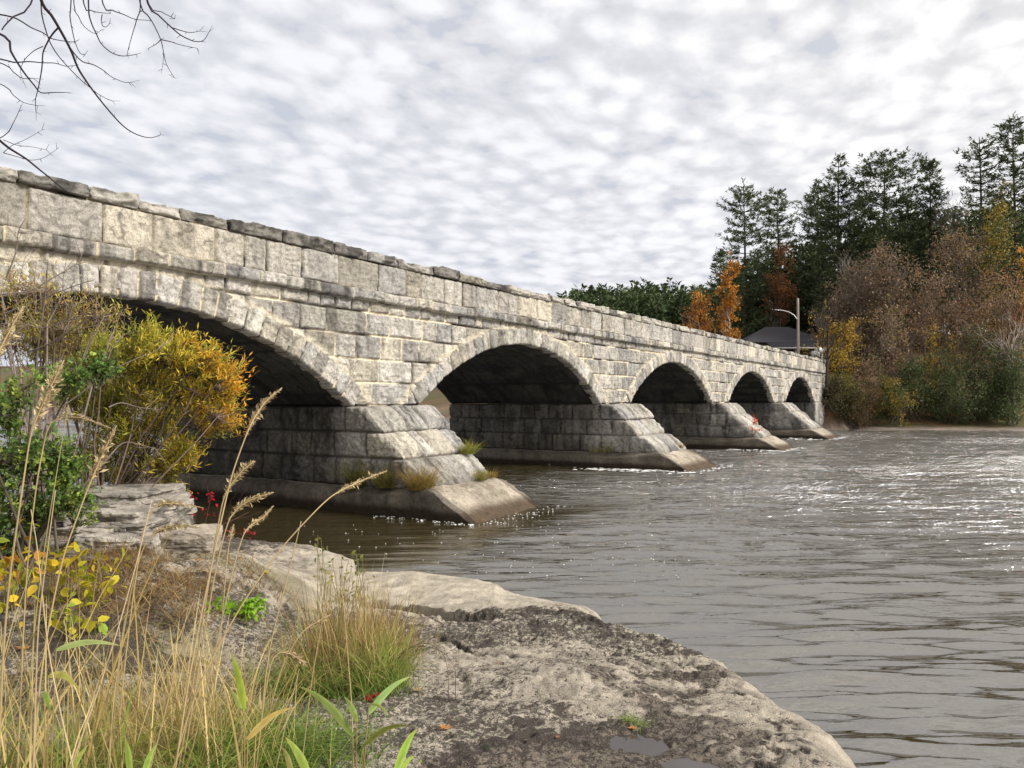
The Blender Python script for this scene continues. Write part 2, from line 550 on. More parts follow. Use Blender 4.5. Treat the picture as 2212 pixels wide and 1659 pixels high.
# --- spandrel wall -------------------------------------------------------------
def build_spandrel():
    rg = np.random.default_rng(5)
    t = t_samples(10.5, T_END)
    z = np.linspace(ZS - 0.05, 5.44, 165)
    T, Z = np.meshgrid(t, z, indexing='ij')
    rows = np.array([ZS - 0.4, ZS + 0.02, 3.27, 3.89, 4.52, 5.13, 5.50])
    jl = [joints(9, 92, 0.7, 1.6, rg) for _ in rows[:-2]] + [joints(9, 92, 0.4, 0.9, rg)]
    h, ids, jm, d, fb = masonry(T, Z, rows, jl, 100, 0.036, 0.055, 0.055, 0.09, 4.6)
    C = stone_col(ids, jm, 100, T, Z, mortar=(.56, .49, .37), dark=0.32, var=1.3, mort=1.5)
    ok = np.ones(T.shape, bool)
    for k in range(5):
        tc, hs, R, zc = arch_geo(k)
        r = np.hypot(T - tc, Z - zc)
        ok &= ~((r < R + 0.14) & (np.abs(T - tc) < hs + 0.5))
        # cream repointing above the arch rings
        nm = sstep(r, R + 0.75, R + 0.58) * sstep(r, R + 0.40, R + 0.5) * 0.8
        C = C * (1 - nm[..., None]) + np.array([.53, .47, .36]) * nm[..., None]
    V = W(T, h - 0.045, Z)
    q = grid_quads(*T.shape)
    keep = ok.ravel()[q].all(1)
    q = q[keep]
    used = np.unique(q)
    mp = np.full(T.size, -1); mp[used] = np.arange(len(used))
    mk('spandrel_wall', V.reshape(-1, 3)[used], mp[q], None, M_STONE, bridge, C.reshape(-1, 3)[used], True)


# --- rings of voussoirs and dark vaults ---------------------------------------
def build_arch(k):
    tc, hs, R, zc = arch_geo(k)
    rg = np.random.default_rng(40 + k)
    a0 = math.asin(hs / R)
    arcl = 2 * a0 * R
    step = [0.018, 0.035, 0.05, 0.07, 0.08][k]
    s = np.arange(-0.02, arcl + 0.02, step)
    th = 0.56
    r = np.linspace(0, th, max(12, int(th / step)))
    S, Rr = np.meshgrid(s, r, indexing='ij')
    J = joints(0, arcl, 0.34, 0.56, rg)
    J = J / J[-1] * arcl
    J[0] -= 0.5; J[-1] += 0.5
    h, ids, jm, d, fb = masonry(S, Rr, np.array([-0.3, th + 0.3]), [J], 300 + k, 0.030, 0.055, 0.055, 0.08, 5.0)
    C = stone_col(ids, jm, 300 + k, S, Rr, dark=0.38, var=1.2, mort=1.3) * 1.06
    ang = -a0 + S / R
    out = rnd_by_id(ids, 9 + k)
    edge = 0.035 * (fbm(S * 3, Rr * 3, None, 2, 70 + k) - 0.5)
    rr = R + Rr * (0.94 + 0.14 * out) + edge
    e = 0.0 + h * 0.9
    b = np.clip(1 - np.minimum(Rr, th - Rr) / 0.05, 0, 1)
    e = e - 0.05 * b * b
    V = W(tc + rr * np.sin(ang), e, zc + rr * np.cos(ang))
    VV, CC, Q = add_skirt(V, C, len(s), len(r), 'tblr', -0.32 * NX)
    mk('arch_ring', VV, Q[:, ::-1], None, M_STONE, bridge, CC, True)
    # the vault behind the ring
    na = [110, 70, 50, 40, 36][k]; ne = [110, 70, 50, 36, 30][k]
    s = np.linspace(0, arcl, na); e = np.linspace(-0.2, -BW, ne)
    S, E = np.meshgrid(s, e, indexing='ij')
    rows = np.linspace(-0.01, arcl + 0.01, 27)
    jl = [joints(-9, 1, 0.5, 1.2, rg) for _ in rows[:-1]]
    h, ids, jm, d, fb = masonry(E, S, rows, jl, 400 + k, 0.03, 0.03, 0.035, 0.03)
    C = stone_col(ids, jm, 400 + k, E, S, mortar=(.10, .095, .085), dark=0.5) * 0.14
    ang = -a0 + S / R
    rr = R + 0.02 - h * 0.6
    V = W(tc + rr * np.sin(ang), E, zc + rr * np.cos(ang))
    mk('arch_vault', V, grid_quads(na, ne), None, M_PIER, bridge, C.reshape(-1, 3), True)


# --- string course, parapet, coping -------------------------------------------
def build_bands():
    rg = np.random.default_rng(8)
    t = t_samples(6.0, T_END, 0.0015)
    # string course
    z = np.concatenate([np.linspace(5.42, 5.71, 22)])
    T, Z = np.meshgrid(t, z, indexing='ij')
    J = joints(5, 92, 0.55, 1.5, rg)
    h, ids, jm, d, fb = masonry(T, Z, np.array([5.40, 5.73]), [J], 150, 0.034, 0.05, 0.06, 0.06, 4.5)
    C = stone_col(ids, jm, 150, T, Z, dark=0.55)
    dz = 0.035 * (rnd_by_id(ids, 77) - 0.5) + 0.03 * (fbm(T * 2.2, Z * 0, None, 3, 78) - 0.5)
    b = np.abs((Z - 5.565) / 0.145)
    e = 0.16 + h * 0.8 - 0.06 * b ** 6 + 0.05 * (rnd_by_id(ids, 79) - 0.5)
    V = W(T, e, Z + dz)
    VV, CC, Q = add_skirt(V, C, len(t), len(z), 'tb', -0.42 * NX)
    mk('string_course', VV, Q, None, M_STONE, bridge, CC, True)
    # parapet of big blocks
    z = np.linspace(5.66, 6.50, 46)
    T, Z = np.meshgrid(t, z, indexing='ij')
    J = joints(5, 92, 0.6, 1.5, rg)
    h, ids, jm, d, fb = masonry(T, Z, np.array([5.69, 6.48]), [J], 160, 0.030, 0.045, 0.045, 0.07, 4.2)
    C = stone_col(ids, jm, 160, T, Z, mortar=(.24, .21, .16), dark=0.28, var=1.2, mort=1.8) * np.array([1.04, 1.03, 1.01])
    V = W(T, 0.03 + h, Z)
    VV, CC, Q = add_skirt(V, C, len(t), len(z), 'tb', -0.3 * NX)
    mk('parapet', VV, Q, None, M_STONE, bridge, CC, True)
    # coping: one long row of rough slabs with uneven tops
    J = joints(5.4, T_END, 0.75, 1.7, rg)
    J[-1] = T_END
    A = Acc()
    for i in range(len(J) - 1):
        t0, t1 = J[i] + rg.uniform(0.006, 0.03), J[i + 1] - rg.uniform(0.006, 0.03)
        if t1 - t0 < 0.25: continue
        near = t0 < 34
        zt = 6.75 + (rg.uniform(-0.07, 0.04) if near else rg.uniform(-0.035, 0.025))
        zb = 6.475 + rg.uniform(-0.02, 0.02)
        ef = 0.10 + rg.uniform(-0.05, 0.06)
        n = int(np.clip((t1 - t0) / (0.0016 * max(t0, 9)), 8, 90))
        tt = np.linspace(t0, t1, n)
        prof = np.concatenate([np.stack([np.linspace(-0.25, ef, 6), np.full(6, zb)], 1)[:-1],
                               np.stack([np.full(12, ef), np.linspace(zb, zt, 12)], 1)[:-1],
                               np.stack([np.linspace(ef, -0.5, 14), np.full(14, zt)], 1),
                               np.stack([np.full(3, -0.5), np.linspace(zt, 6.3, 4)[1:]], 1)])
        m = len(prof)
        T, _ = np.meshgrid(tt, np.arange(m), indexing='ij')
        E = np.tile(prof[:, 0], (n, 1)); Z = np.tile(prof[:, 1], (n, 1))
        tilt = rg.uniform(-0.03, 0.03) if near else rg.uniform(-0.02, 0.02)
        up = (Z - zb) / (zt - zb)
        sd = 900 + i
        brk = sstep(fbm(T * 1.3, E * 0, None, 2, sd), 0.52, 0.66) * (0.045 if near else 0.02)
        Zn = Z + up * (tilt * (T - t0) / (t1 - t0) - brk + (0.07 if near else 0.045) * (fbm(T * 3.5, E * 4, None, 4, sd + 1, 0.6) - 0.5))
        r = 0.03
        ec = np.minimum(T - t0, t1 - T)
        rd = np.clip(1 - ec / r, 0, 1) ** 2
        front = (E > -0.1)
        En = E - front * (0.04 * rd + 0.09 * np.abs(up - 0.5) ** 3 * 4 * 0.4) + front * 0.20 * (ridged(T * 2.2, Z * 4.5, 4, sd + 2) - 0.55)
        Zn = Zn - up * 0.05 * rd
        base = PAL[rg.integers(len(PAL))] * rg.uniform(0.8, 1.1)
        if near and rg.random() < 0.5: base = base * rg.uniform(0.45, 0.7)
        bl = fbm(T * 2.4, (Z + E) * 2.4, None, 4, sd + 3)
        C = base * np.clip(1 - 0.65 * sstep(bl, 0.47, 0.66), 0.2, 1)[..., None]
        V = W(T, En, Zn).reshape(-1, 3); C = C.reshape(-1, 3)
        A.add(V, grid_quads(n, m), None, C)
        for row, flip in ((0, 1), (n - 1, 0)):       # end faces
            ring = V[row * m:(row + 1) * m]
            A.add(np.vstack([ring, ring.mean(0)]), None, [[k, (k + 1) % m, m][::-1 if flip else 1] for k in range(m)], C[0] * 0.8)
    A.build('coping', M_STONE, bridge, True)
    # far parapet, road deck between
    A = Acc()
    def bx(t0, t1, e0, e1, z0, z1, c):
        P = [W(np.array(t), np.array(e), np.array(z)) for t in (t0, t1) for e in (e0, e1) for z in (z0, z1)]
        A.add(P, [[0, 1, 3, 2], [4, 6, 7, 5], [0, 4, 5, 1], [2, 3, 7, 6], [0, 2, 6, 4], [1, 5, 7, 3]], None, c)
    bx(0, T_END, -BW + 0.45, -0.52, 5.35, 5.62, (.07, .07, .07))
    A.build('road_deck', M_CONC, bridge)
    A = Acc()
    bx(0, T_END, -BW, -BW + 0.44, 5.35, 6.7, (.33, .31, .27))
    A.build('far_parapet', M_STONE, bridge)
    # filling behind the spandrel and the far face with its arches
    A = Acc()
    for ee in (-0.12, -BW + 0.06):
        for k in range(5):
            tc, hs, R, zc = arch_geo(k)
            n = 24
            x = np.linspace(-hs, hs, n)
            zz = zc + np.sqrt((R + 0.05) ** 2 - x * x)
            V = np.concatenate([W(tc + x, x * 0 + ee, zz), W(tc + x, x * 0 + ee, x * 0 + 5.4)])
            A.add(V, [[j, j + 1, n + j + 1, n + j] for j in range(n - 1)], None, (.24, .22, .19))
        pt = [(0, ARCH[0][0] - ARCH[0][1])] + [(ARCH[k][0] + ARCH[k][1], ARCH[k + 1][0] - ARCH[k + 1][1]) for k in range(4)] + [(ARCH[4][0] + ARCH[4][1], T_END)]
        for a, b_ in pt:
            A.add(W(np.array([a, b_, b_, a]), np.full(4, ee), np.array([ZS, ZS, 5.4, 5.4])), [[0, 1, 2, 3]], None, (.24, .22, .19))
    A.build('core_wall', M_STONE, bridge)


# --- piers ---------------------------------------------------------------------
def ef_of(z, nose):
    return 0.30 + (ZS - z) * 1.16 if nose else 0.12 + 0 * z


def build_pier(t0, t1, res, seed, nose=True):
    rg = np.random.default_rng(seed)
    zb = 0.62 if nose else -0.2
    rows = np.array([0.62, 1.35, 2.0, ZS + 0.005]) if nose else np.array([-0.3, 0.4, 1.1, 1.8, ZS + 0.005])
    z = np.linspace(zb, ZS, int((ZS - zb) / res) + 2)
    wd = t1 - t0
    nl = int(9.5 / res * 0.75); nf = int(wd / res)
    u = np.concatenate([np.linspace(0, 1, nl)[:-1] ** 0.9, 1 + np.linspace(0, 1, nf)[:-1], 2 + np.linspace(0, 1, nl) ** 1.1])
    Uu, Z = np.meshgrid(u, z, indexing='ij')
    EF = ef_of(Z, nose)
    r = np.clip(np.searchsorted(rows, Z, 'right') - 1, 0, len(rows) - 2)
    fb = (Z - rows[r]) / (rows[r + 1] - rows[r])
    if nose:                                # every course bulges out over the one below
        EF = EF + 0.07 * np.sin(np.pi * np.clip(fb, 0, 1)) + 0.26 * (_hash(r, r * 0, r * 0, seed) - 0.5)
    left = Uu < 1; right = Uu >= 2; fr = ~(left | right)
    T = np.where(left, t0, np.where(right, t1, t0 + (Uu - 1) * wd))
    E = np.where(left, -BW + Uu * (EF + BW), np.where(right, EF - (Uu - 2) * (EF + BW), EF))
    am = np.where(left, E, np.where(fr, 100 + (T - t0), 200 - E))
    jl = []
    for k in range(len(rows) - 1):
        zm = (rows[k] + rows[k + 1]) / 2
        em = float(ef_of(np.array(zm), nose))
        jn = [-9.0]
        lim = em - rg.uniform(0.55, 0.9)
        while jn[-1] < lim - 0.6: jn.append(jn[-1] + rg.uniform(0.7, 1.35))
        jn[-1] = lim
        nst = 3 if k % 2 else 2
        cuts = np.linspace(0, wd, nst + 2)[1:-1] + rg.uniform(-0.2, 0.2, nst)
        jn += [100 + c for c in cuts]
        q = 200 - em + rg.uniform(0.5, 0.9)
        while q < 209:
            jn.append(q); q += rg.uniform(0.7, 1.35)
        jn.append(210)
        jl.append(np.array(jn))
    h, ids, jm, d, fb2 = masonry(am, Z, rows, jl, seed, 0.034, 0.07, 0.075 if nose else 0.055, 0.09, 3.4)
    C = stone_col(ids, jm, seed, am, Z, mortar=(.13, .115, .095), dark=0.45, mort=0.9)
    # below the springing the side walls turn much darker under the arches and carry pale lime streaks
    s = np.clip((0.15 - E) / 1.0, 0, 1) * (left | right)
    side_tone = (0.30 + 0.14 * rnd_by_id(ids, seed + 5))
    C = C * (1 - s[..., None] * (1 - side_tone[..., None] * np.array([1.0, .98, .95])))
    streak = sstep(fbm(am * 3.0, Z * 0.7, None, 3, seed + 31), 0.62, 0.78) * (left | right) * 0.45
    C = C * (1 - streak[..., None]) + np.array([.24, .23, .215]) * streak[..., None]
    wet = sstep(Z, 1.25, 0.62) * 0.35
    C = C * (1 - wet[..., None])
    sn = math.sqrt(0.5)
    nrm = np.zeros(T.shape + (3,))
    lat = np.clip((T - (t0 + t1) / 2) / (wd / 2), -1, 1) ** 7
    nf_ = (NX * 0.80 + ZX * 0.60) if nose else NX
    nrm[left] = -UX; nrm[right] = UX
    nrm[fr] = nf_ + lat[fr][:, None] * UX * 0.8
    cr = np.where(left, np.clip(1 - (EF - E) / 0.12, 0, 1), np.where(right, np.clip(1 - (EF - E) / 0.12, 0, 1), 0))[..., None]
    nrm = nrm + cr * nf_ * 0.8
    nrm /= np.linalg.norm(nrm, axis=-1, keepdims=True)
    rnd_c = np.where(fr, np.abs(lat), 0)[..., None] * 0.05 + cr * 0.05
    V = W(T, E, Z) + nrm * (h[..., None] * 1.15 - rnd_c)
    n0 = T.size
    top = V[:, -1]; m = len(u)
    cen = W(np.array((t0 + t1) / 2), np.array(-2.5), np.array(ZS))
    VV = np.vstack([V.reshape(-1, 3), cen[None]])
    CC = np.vstack([C.reshape(-1, 3), [[.2, .19, .17]]])
    tri = [[i * len(z) + len(z) - 1, (i + 1) * len(z) + len(z) - 1, n0] for i in range(m - 1)]
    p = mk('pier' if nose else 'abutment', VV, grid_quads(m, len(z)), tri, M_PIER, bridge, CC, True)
    return p


def build_footing(pier, t0, t1, res, seed):
    """concrete base with a low sloping nose"""
    w = 0.34
    rg = np.random.default_rng(seed)
    a0, a1 = t0 - w, t1 + w * 0.75
    ns = int(10 / res * 0.5); nf = int((a1 - a0) / res)
    u = np.concatenate([np.linspace(0, 1, ns)[:-1], 1 + np.linspace(0, 1, nf)[:-1], 2 + np.linspace(0, 1, ns)])
    # profile levels: (inset toward the pier, z on the side, nose e, nose z)
    lev = [(0.5, 0.70, 1.9, 0.78), (0.22, 0.60, 2.55, 0.72), (0.06, 0.50, 2.75, 0.67), (0.012, 0.45, 2.90, 0.60), (0.0, 0.40, 3.08, 0.50), (0.0, 0.28, 3.36, 0.34),
           (0.0, 0.15, 3.70, 0.15), (0.0, 0.0, 3.96, 0.0), (0.0, -0.2, 4.2, -0.2), (0.0, -0.7, 4.4, -0.7)]
    dense = []
    for a, b in zip(lev[:-1], lev[1:]):
        for f in np.linspace(0, 1, 5)[:-1]: dense.append(tuple(np.array(a) * (1 - f) + np.array(b) * f))
    dense.append(lev[-1])
    L = np.array(dense)
    V = np.zeros((len(u), len(L), 3)); Z = np.zeros((len(u), len(L))); E = Z.copy(); T = Z.copy()
    for j, (ins, zs, en, zn) in enumerate(L):
        left = u < 1; right = u >= 2; fr = ~(left | right)
        tl, tr = a0 + ins, a1 - ins
        t = np.where(left, tl, np.where(right, tr, tl + (u - 1) * (tr - tl)))
        e = np.where(left, -BW - 0.5 + u * (en + BW + 0.5), np.where(right, en - (u - 2) * (en + BW + 0.5), en))
        k = sstep(e, 0.9, 2.6)
        zz = zs * (1 - k) + zn * k
        T[:, j], E[:, j], Z[:, j] = t, e, zz
    n = fbm(E * 0.9 + T * 0.4, Z * 2 + T, None, 4, seed) - 0.5
    n2 = fbm(E * 5, Z * 5 + T * 5, None, 3, seed + 1) - 0.5
    n3 = (np.floor(fbm(E * 1.6, T * 1.6, Z * 2, 3, seed + 7) * 7) / 7 - 0.5)
    V = W(T + 0.05 * n2, E + 0.14 * n + 0.05 * n2 + 0.05 * n3, Z + 0.08 * n + 0.04 * n2 + 0.05 * n3)
    c = np.array([.33, .285, .225]) * (1 + 1.0 * (fbm(T * 1.2, E * 1.2, None, 4, seed + 2) - 0.5))[..., None]
    streak = sstep(fbm(T * 4, E * 4, Z * .6, 3, seed + 4), 0.5, 0.68)[..., None] * 0.5
    c = c * (1 - streak) + np.array([.10, .08, .055]) * streak
    wl = sstep(Z + 0.16 * n, 0.34, 0.14)                  # brown algae band at the water line
    c = c * (1 - wl[..., None]) + np.array([.075, .052, .032]) * wl[..., None]
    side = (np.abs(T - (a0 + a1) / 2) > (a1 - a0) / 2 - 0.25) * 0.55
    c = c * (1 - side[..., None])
    mk('concrete_footing', V, grid_quads(len(u), len(L)), None, M_CONC, pier, c.reshape(-1, 3), True)


PIERS = []
build_spandrel()
for k in range(5): build_arch(k)
build_bands()
for k in range(4):
    t0 = ARCH[k][0] + ARCH[k][1]; t1 = ARCH[k + 1][0] - ARCH[k + 1][1]
    res = [0.028, 0.05, 0.08, 0.1][k]
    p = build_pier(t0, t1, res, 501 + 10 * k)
    build_footing(p, t0, t1, res, 600 + k)
    PIERS.append((t0, t1))
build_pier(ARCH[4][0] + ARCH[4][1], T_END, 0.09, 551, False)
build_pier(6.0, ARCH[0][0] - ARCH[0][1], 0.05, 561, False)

# ------------------------------------------------------------------ ground, rock shelf, water
def px(x, y, d):
    """world point seen at photo position (2212 px wide) at a given distance"""
    return np.array([(x - 1106) / 1700 * d, d, H - (y - 865) / 1700 * d])


NEAR = np.array([(2.0, 2.6), (1.92, 4.07), (2.02, 4.6), (1.96, 5.2), (1.86, 6.1), (1.60, 7.06), (1.05, 8.2), (1.08, 8.99), (0.53, 9.65),
                 (-0.67, 10.7), (-2.08, 11.2), (-2.83, 11.85), (-4.57, 12.4), (-6.3, 13.0), (-8.3, 12.6), (-10.4, 13.6), (-17, 17.5),
                 (-32, 26), (-90, 54), (-300, 160), (-300, -200), (40, -200), (12, -20), (3.2, 0.0)])
FAR = np.array([(-600, 210), (-70, 190), (-10, 125), (12, 98), (24, 82), (31.2, 76.5), (34, 73.6), (60, 73), (120, 71), (600, 60), (600, 900), (-600, 900)])


def sdist(poly, x, y):
    """signed distance, positive inside"""
    x = np.asarray(x, float); y = np.asarray(y, float)
    best = np.full(x.shape, 1e18); ins = np.zeros(x.shape, bool)
    for i in range(len(poly)):
        ax, ay = poly[i]; bx, by = poly[(i + 1) % len(poly)]
        dx, dy = bx - ax, by - ay
        t = np.clip(((x - ax) * dx + (y - ay) * dy) / (dx * dx + dy * dy), 0, 1)
        best = np.minimum(best, (x - ax - t * dx) ** 2 + (y - ay - t * dy) ** 2)
        c = ((ay > y) != (by > y))
        with np.errstate(divide='ignore', invalid='ignore'):
            xi = (bx - ax) * (y - ay) / (by - ay if by != ay else 1e-9) + ax
        ins ^= c & (x < xi)
    d = np.sqrt(best)
    return np.where(ins, d, -d)


def pdist(pts, x, y):
    best = np.full(np.shape(x), 1e18); tt = np.zeros(np.shape(x))
    n = len(pts) - 1
    for i in range(n):
        ax, ay = pts[i]; bx, by = pts[i + 1]
        dx, dy = bx - ax, by - ay
        t = np.clip(((x - ax) * dx + (y - ay) * dy) / (dx * dx + dy * dy), 0, 1)
        q = (x - ax - t * dx) ** 2 + (y - ay - t * dy) ** 2
        m = q < best
        best = np.where(m, q, best); tt = np.where(m, (i + t) / n, tt)
    return np.sqrt(best), tt


PUDDLES = [(0.66, 4.28, 0.17), (0.90, 3.86, 0.13)]


def near_top(x, y):
    z = np.maximum(1.42 - 0.105 * y, 0.40 + 0.02 * np.maximum(-x, 0))
    z = np.where(x < -2.2, np.maximum(z, 0.62 + 0.06 * np.clip(-2.2 - x, 0, 6)), z)
    return np.minimum(z, 1.25)


CRACK = [(-1.75, 9.45), (-1.32, 9.18), (-0.95, 8.85), (-0.46, 8.40), (-0.36, 7.95)]
CRACK2 = [(-0.46, 8.45), (-0.10, 8.42)]
CRACKS = [[(-0.19, 8.34), (0.2, 8.22), (0.55, 8.15), (1.0, 8.1)], [(-0.38, 7.9), (-0.62, 7.1), (-0.35, 6.5), (0.25, 6.2), (0.8, 6.25)], [(0.3, 5.55), (0.8, 5.35), (1.2, 5.4), (1.75, 5.1)], [(-0.5, 5.0), (0.1, 4.75), (0.45, 4.9)]]
SLAB_X = [-2.4, -1.75, -1.32, -0.95, -0.46, -0.19, 0.3]
SLAB_Y = [9.75, 9.45, 9.18, 8.85, 8.40, 8.34, 8.36]


def worley(x, y, seed=0):
    ix, iy = np.floor(x), np.floor(y)
    best = np.full(np.shape(x), 9.0)
    for dx in (-1, 0, 1):
        for dy in (-1, 0, 1):
            cx, cy = ix + dx, iy + dy
            jx = _hash(cx, cy, cx * 0, seed); jy = _hash(cx, cy, cx * 0 + 1, seed)
            best = np.minimum(best, (cx + jx - x) ** 2 + (cy + jy - y) ** 2)
    return np.sqrt(best)


def near_z(x, y, full=False):
    x = np.asarray(x, float); y = np.asarray(y, float)
    w = 0.22 * (fbm(x * 0.9, y * 0.9, None, 3, 21) - 0.5) + 0.09 * (fbm(x * 4, y * 4, None, 3, 22) - 0.5)
    d = sdist(NEAR, x, y) + w
    top = near_top(x, y)
    # broad steps of the bedding planes
    st = fbm(x * 0.55 + 3, y * 0.75, None, 4, 23)
    steps = np.floor(st * 9) / 9 + sstep((st * 9) % 1, 0.80, 1.0) / 9
    top = top + (steps - 0.5) * 0.34 * sstep(d, 0.5, 1.5)
    rough = sstep(fbm(x * 0.5 + 11, y * 0.5, None, 3, 24), 0.36, 0.56)
    smooth_slab = np.maximum(sstep(y, 8.1, 8.8) * sstep(x, -3.6, -2.4), 0.7 * sstep(d, 0.55, 0.15))
    rough = np.clip((0.45 + 0.55 * rough) * (1 - 0.85 * smooth_slab) + 0.10, 0, 1)
    p1 = ridged(x * 3.2 + 0.6 * fbm(x * 2, y * 2, None, 2, 27), y * 4.2, 4, 25)
    p2 = fbm(x * 9, y * 12, None, 4, 26)
    p3 = fbm(x * 21, y * 26, None, 3, 28)
    wx = x + 0.10 * (fbm(x * 5, y * 5, None, 2, 35) - 0.5); wy = y + 0.10 * (fbm(x * 5 + 9, y * 5, None, 2, 36) - 0.5)
    w1 = worley(wx * 5.0, wy * 7.0, 37); w2 = worley(wx * 11, wy * 15, 38)
    t3 = fbm(x * 2.4, y * 3.4, None, 4, 39, 0.6) * 7
    ter = (np.floor(t3) + sstep(t3 % 1, 0.86, 1.0)) / 7
    hole = sstep(w1, 0.42, 0.12) * sstep(vn(x * 2.1, y * 2.1, None, 40), 0.3, 0.6)
    hole2 = sstep(w2, 0.45, 0.12)
    pits = (ter - 0.5) * 0.15 - hole * 0.020 - hole2 * 0.016 - sstep(p2, 0.50, 0.36) * 0.018 - sstep(p3, 0.48, 0.38) * 0.014
    p2 = np.clip(p2 - 0.22 * hole - 0.14 * hole2 * rough, 0, 1)
    n = 0.16 * (fbm(x * 0.8, y * 0.8, None, 3, 29) - 0.5)
    z = top + n + rough * (pits + 0.05) + (1 - rough) * 0.02 * (fbm(x * 6, y * 8, None, 4, 30) - 0.5)
    # crack between the slabs
    c, t = pdist(CRACK, x, y)
    wd = 0.035 + 0.09 * np.sin(np.pi * np.clip(t, 0, 1)) * t + 0.02 * (fbm(x * 8, y * 8, None, 2, 31) - 0.5)
    cut = sstep(c, wd + 0.03, wd)
    c2, t2 = pdist(CRACK2, x, y)
    cut = np.maximum(cut, sstep(c2, 0.10 * (1 - 0.5 * t2) + 0.02, 0.08 * (1 - 0.5 * t2)))
    yl = np.interp(x, SLAB_X, SLAB_Y) + 0.05 * (fbm(x * 7, x * 0, None, 3, 51) - 0.5)
    wdt = np.interp(x, [-1.9, -1.5, -0.9, -0.5, -0.2, -0.1], [0.0, 0.07, 0.19, 0.30, 0.34, 0.0])
    open_ = sstep(y - yl, -wdt - 0.02, -wdt) * sstep(y - yl, 0.01, -0.015) * (wdt > 0.01)
    cut = np.maximum(cut * 0, open_)
    lift = 0.10 * sstep(y - yl, -0.01, 0.02) * np.interp(x, [-2.2, -1.3, -0.2, -0.08, 0.8], [0, 1, 1, 0.45, 0.0])
    z = z + lift - 0.22 * open_
    for cr in CRACKS:
        cq, _ = pdist(cr, x + 0.06 * (fbm(x * 5, y * 5, None, 3, 52) - 0.5), y + 0.10 * (fbm(x * 5 + 7, y * 5, None, 3, 53) - 0.5))
        k = sstep(cq, 0.030, 0.008)
        z = z - 0.06 * k; cut = np.maximum(cut, k)
    z = z + 0.16 * sstep(np.hypot((x + 2.45) / 0.8, (y - 6.75) / 0.75) + 0.3 * (fbm(x * 3, y * 3, None, 3, 54) - 0.5), 1.0, 0.75)
    z = z + 0.45 * sstep(-x, 2.0, 3.1) * sstep(y, 4.8, 6.6) * sstep(y, 10.2, 8.6)
    for (ax, ay, r) in PUDDLES:
        q = np.hypot(x - ax, (y - ay) * 1.1) / r
        z = z - 0.06 * sstep(q + 0.5 * (fbm(x * 6, y * 6, None, 2, 32) - 0.5), 1.4, 0.5)
    prof = np.clip((d + 0.25) / 0.75, 0, 1)
    prof = 1 - (1 - prof) ** 3.2
    zz = -0.9 + (z + 0.9) * prof
    # land further left and behind rises to a grassy bank
    far = sstep(-x, 9, 30)
    zz = zz + far * 2.5 * np.clip(d / 10, 0, 1)
    if full:
        return zz, d, rough, p1, p2, cut, st
    return zz


def far_z(x, y):
    x = np.asarray(x, float); y = np.asarray(y, float)
    s = sdist(FAR, x, y) + 1.6 * (fbm(x * 0.2, y * 0.2, None, 3, 33) - 0.5)
    z = np.interp(s, [-8, -1, 0, 2.5, 5, 14, 30, 60, 160, 400], [-1.2, -0.4, -0.02, 0.35, 0.9, 3.8, 7.5, 14, 17, 22])
    z = z + 0.25 * (fbm(x * 0.9, y * 0.9, None, 3, 34) - 0.5) * np.clip(s / 3, 0, 1)
    # approach road behind the bridge end
    t = (x - OB[0]) * SB + y * CB; e = (x - OB[0]) * CB - y * SB
    road = sstep(t, 87, 91) * sstep(np.abs(e + 3.8), 6.3, 4.2)
    z = z * (1 - road) + road * 5.55
    return z, s


def rock_colour(x, y, z, d, rough, p1, p2, cut, st):
    pale = np.array([.54, .475, .375]); mid = np.array([.48, .42, .335]); dark = np.array([.17, .135, .118])
    slab = np.maximum(sstep(y, 8.3, 9.0) * sstep(x, -3.6, -2.2), 0.6 * sstep(d, 0.5, 0.15))
    b = fbm(x * 0.75 + 5, y * 0.75, None, 4, 41)
    c = mid + (pale - mid) * np.clip(slab + sstep(b, 0.45, 0.7) * 0.7, 0, 1)[..., None]
    f = fbm(x * 6, y * 8, None, 4, 42)
    c = c * (0.55 + 0.9 * f)[..., None]
    # dark damp bands with a shape of their own
    dk = sstep(fbm(x * 0.62 + 1.7, y * 0.95 + 4.1, None, 5, 43, 0.6) + 0.34 * (fbm(x * 8, y * 11, None, 4, 55, 0.6) - 0.5), 0.525, 0.56) * (1 - 0.85 * slab)
    yl = np.interp(x, SLAB_X, SLAB_Y)
    dk = dk * (1 - 0.9 * sstep(np.abs(y - yl + .15), 0.55, 0.25) * sstep(x, -2.4, -1.8) * sstep(x, 0.2, -0.1))
    dk = np.clip(dk + 0.8 * sstep(p2, 0.40, 0.26) * rough, 0, 1)
    for (ax, ay, r) in PUDDLES:
        dk = np.maximum(dk, sstep(np.hypot(x - ax, y - ay) / r + 0.6 * (f - 0.5), 2.6, 1.3))
    c = c * (1 - 0.58 * dk[..., None] * np.array([.96, 1.0, 1.0]))
    c = c * (1 - 0.75 * cut[..., None])
    gr = sstep(fbm(x * 1.2, y * 1.2, None, 3, 44), 0.60, 0.75) * 0.5 * sstep(-x, 0.6, 2.0)
    c = c * (1 - gr[..., None]) + np.array([.16, .15, .06]) * gr[..., None]
    wet = sstep(z, 0.16, 0.02)
    c = c * (1 - 0.6 * wet[..., None])
    bias = 0.395 + 0.10 * sstep(fbm(x * 0.9 + 31, y * 1.1, None, 4, 49), 0.35, 0.65) + 0.065 * dk - 0.20 * slab
    return np.concatenate([c, bias[..., None]], -1)


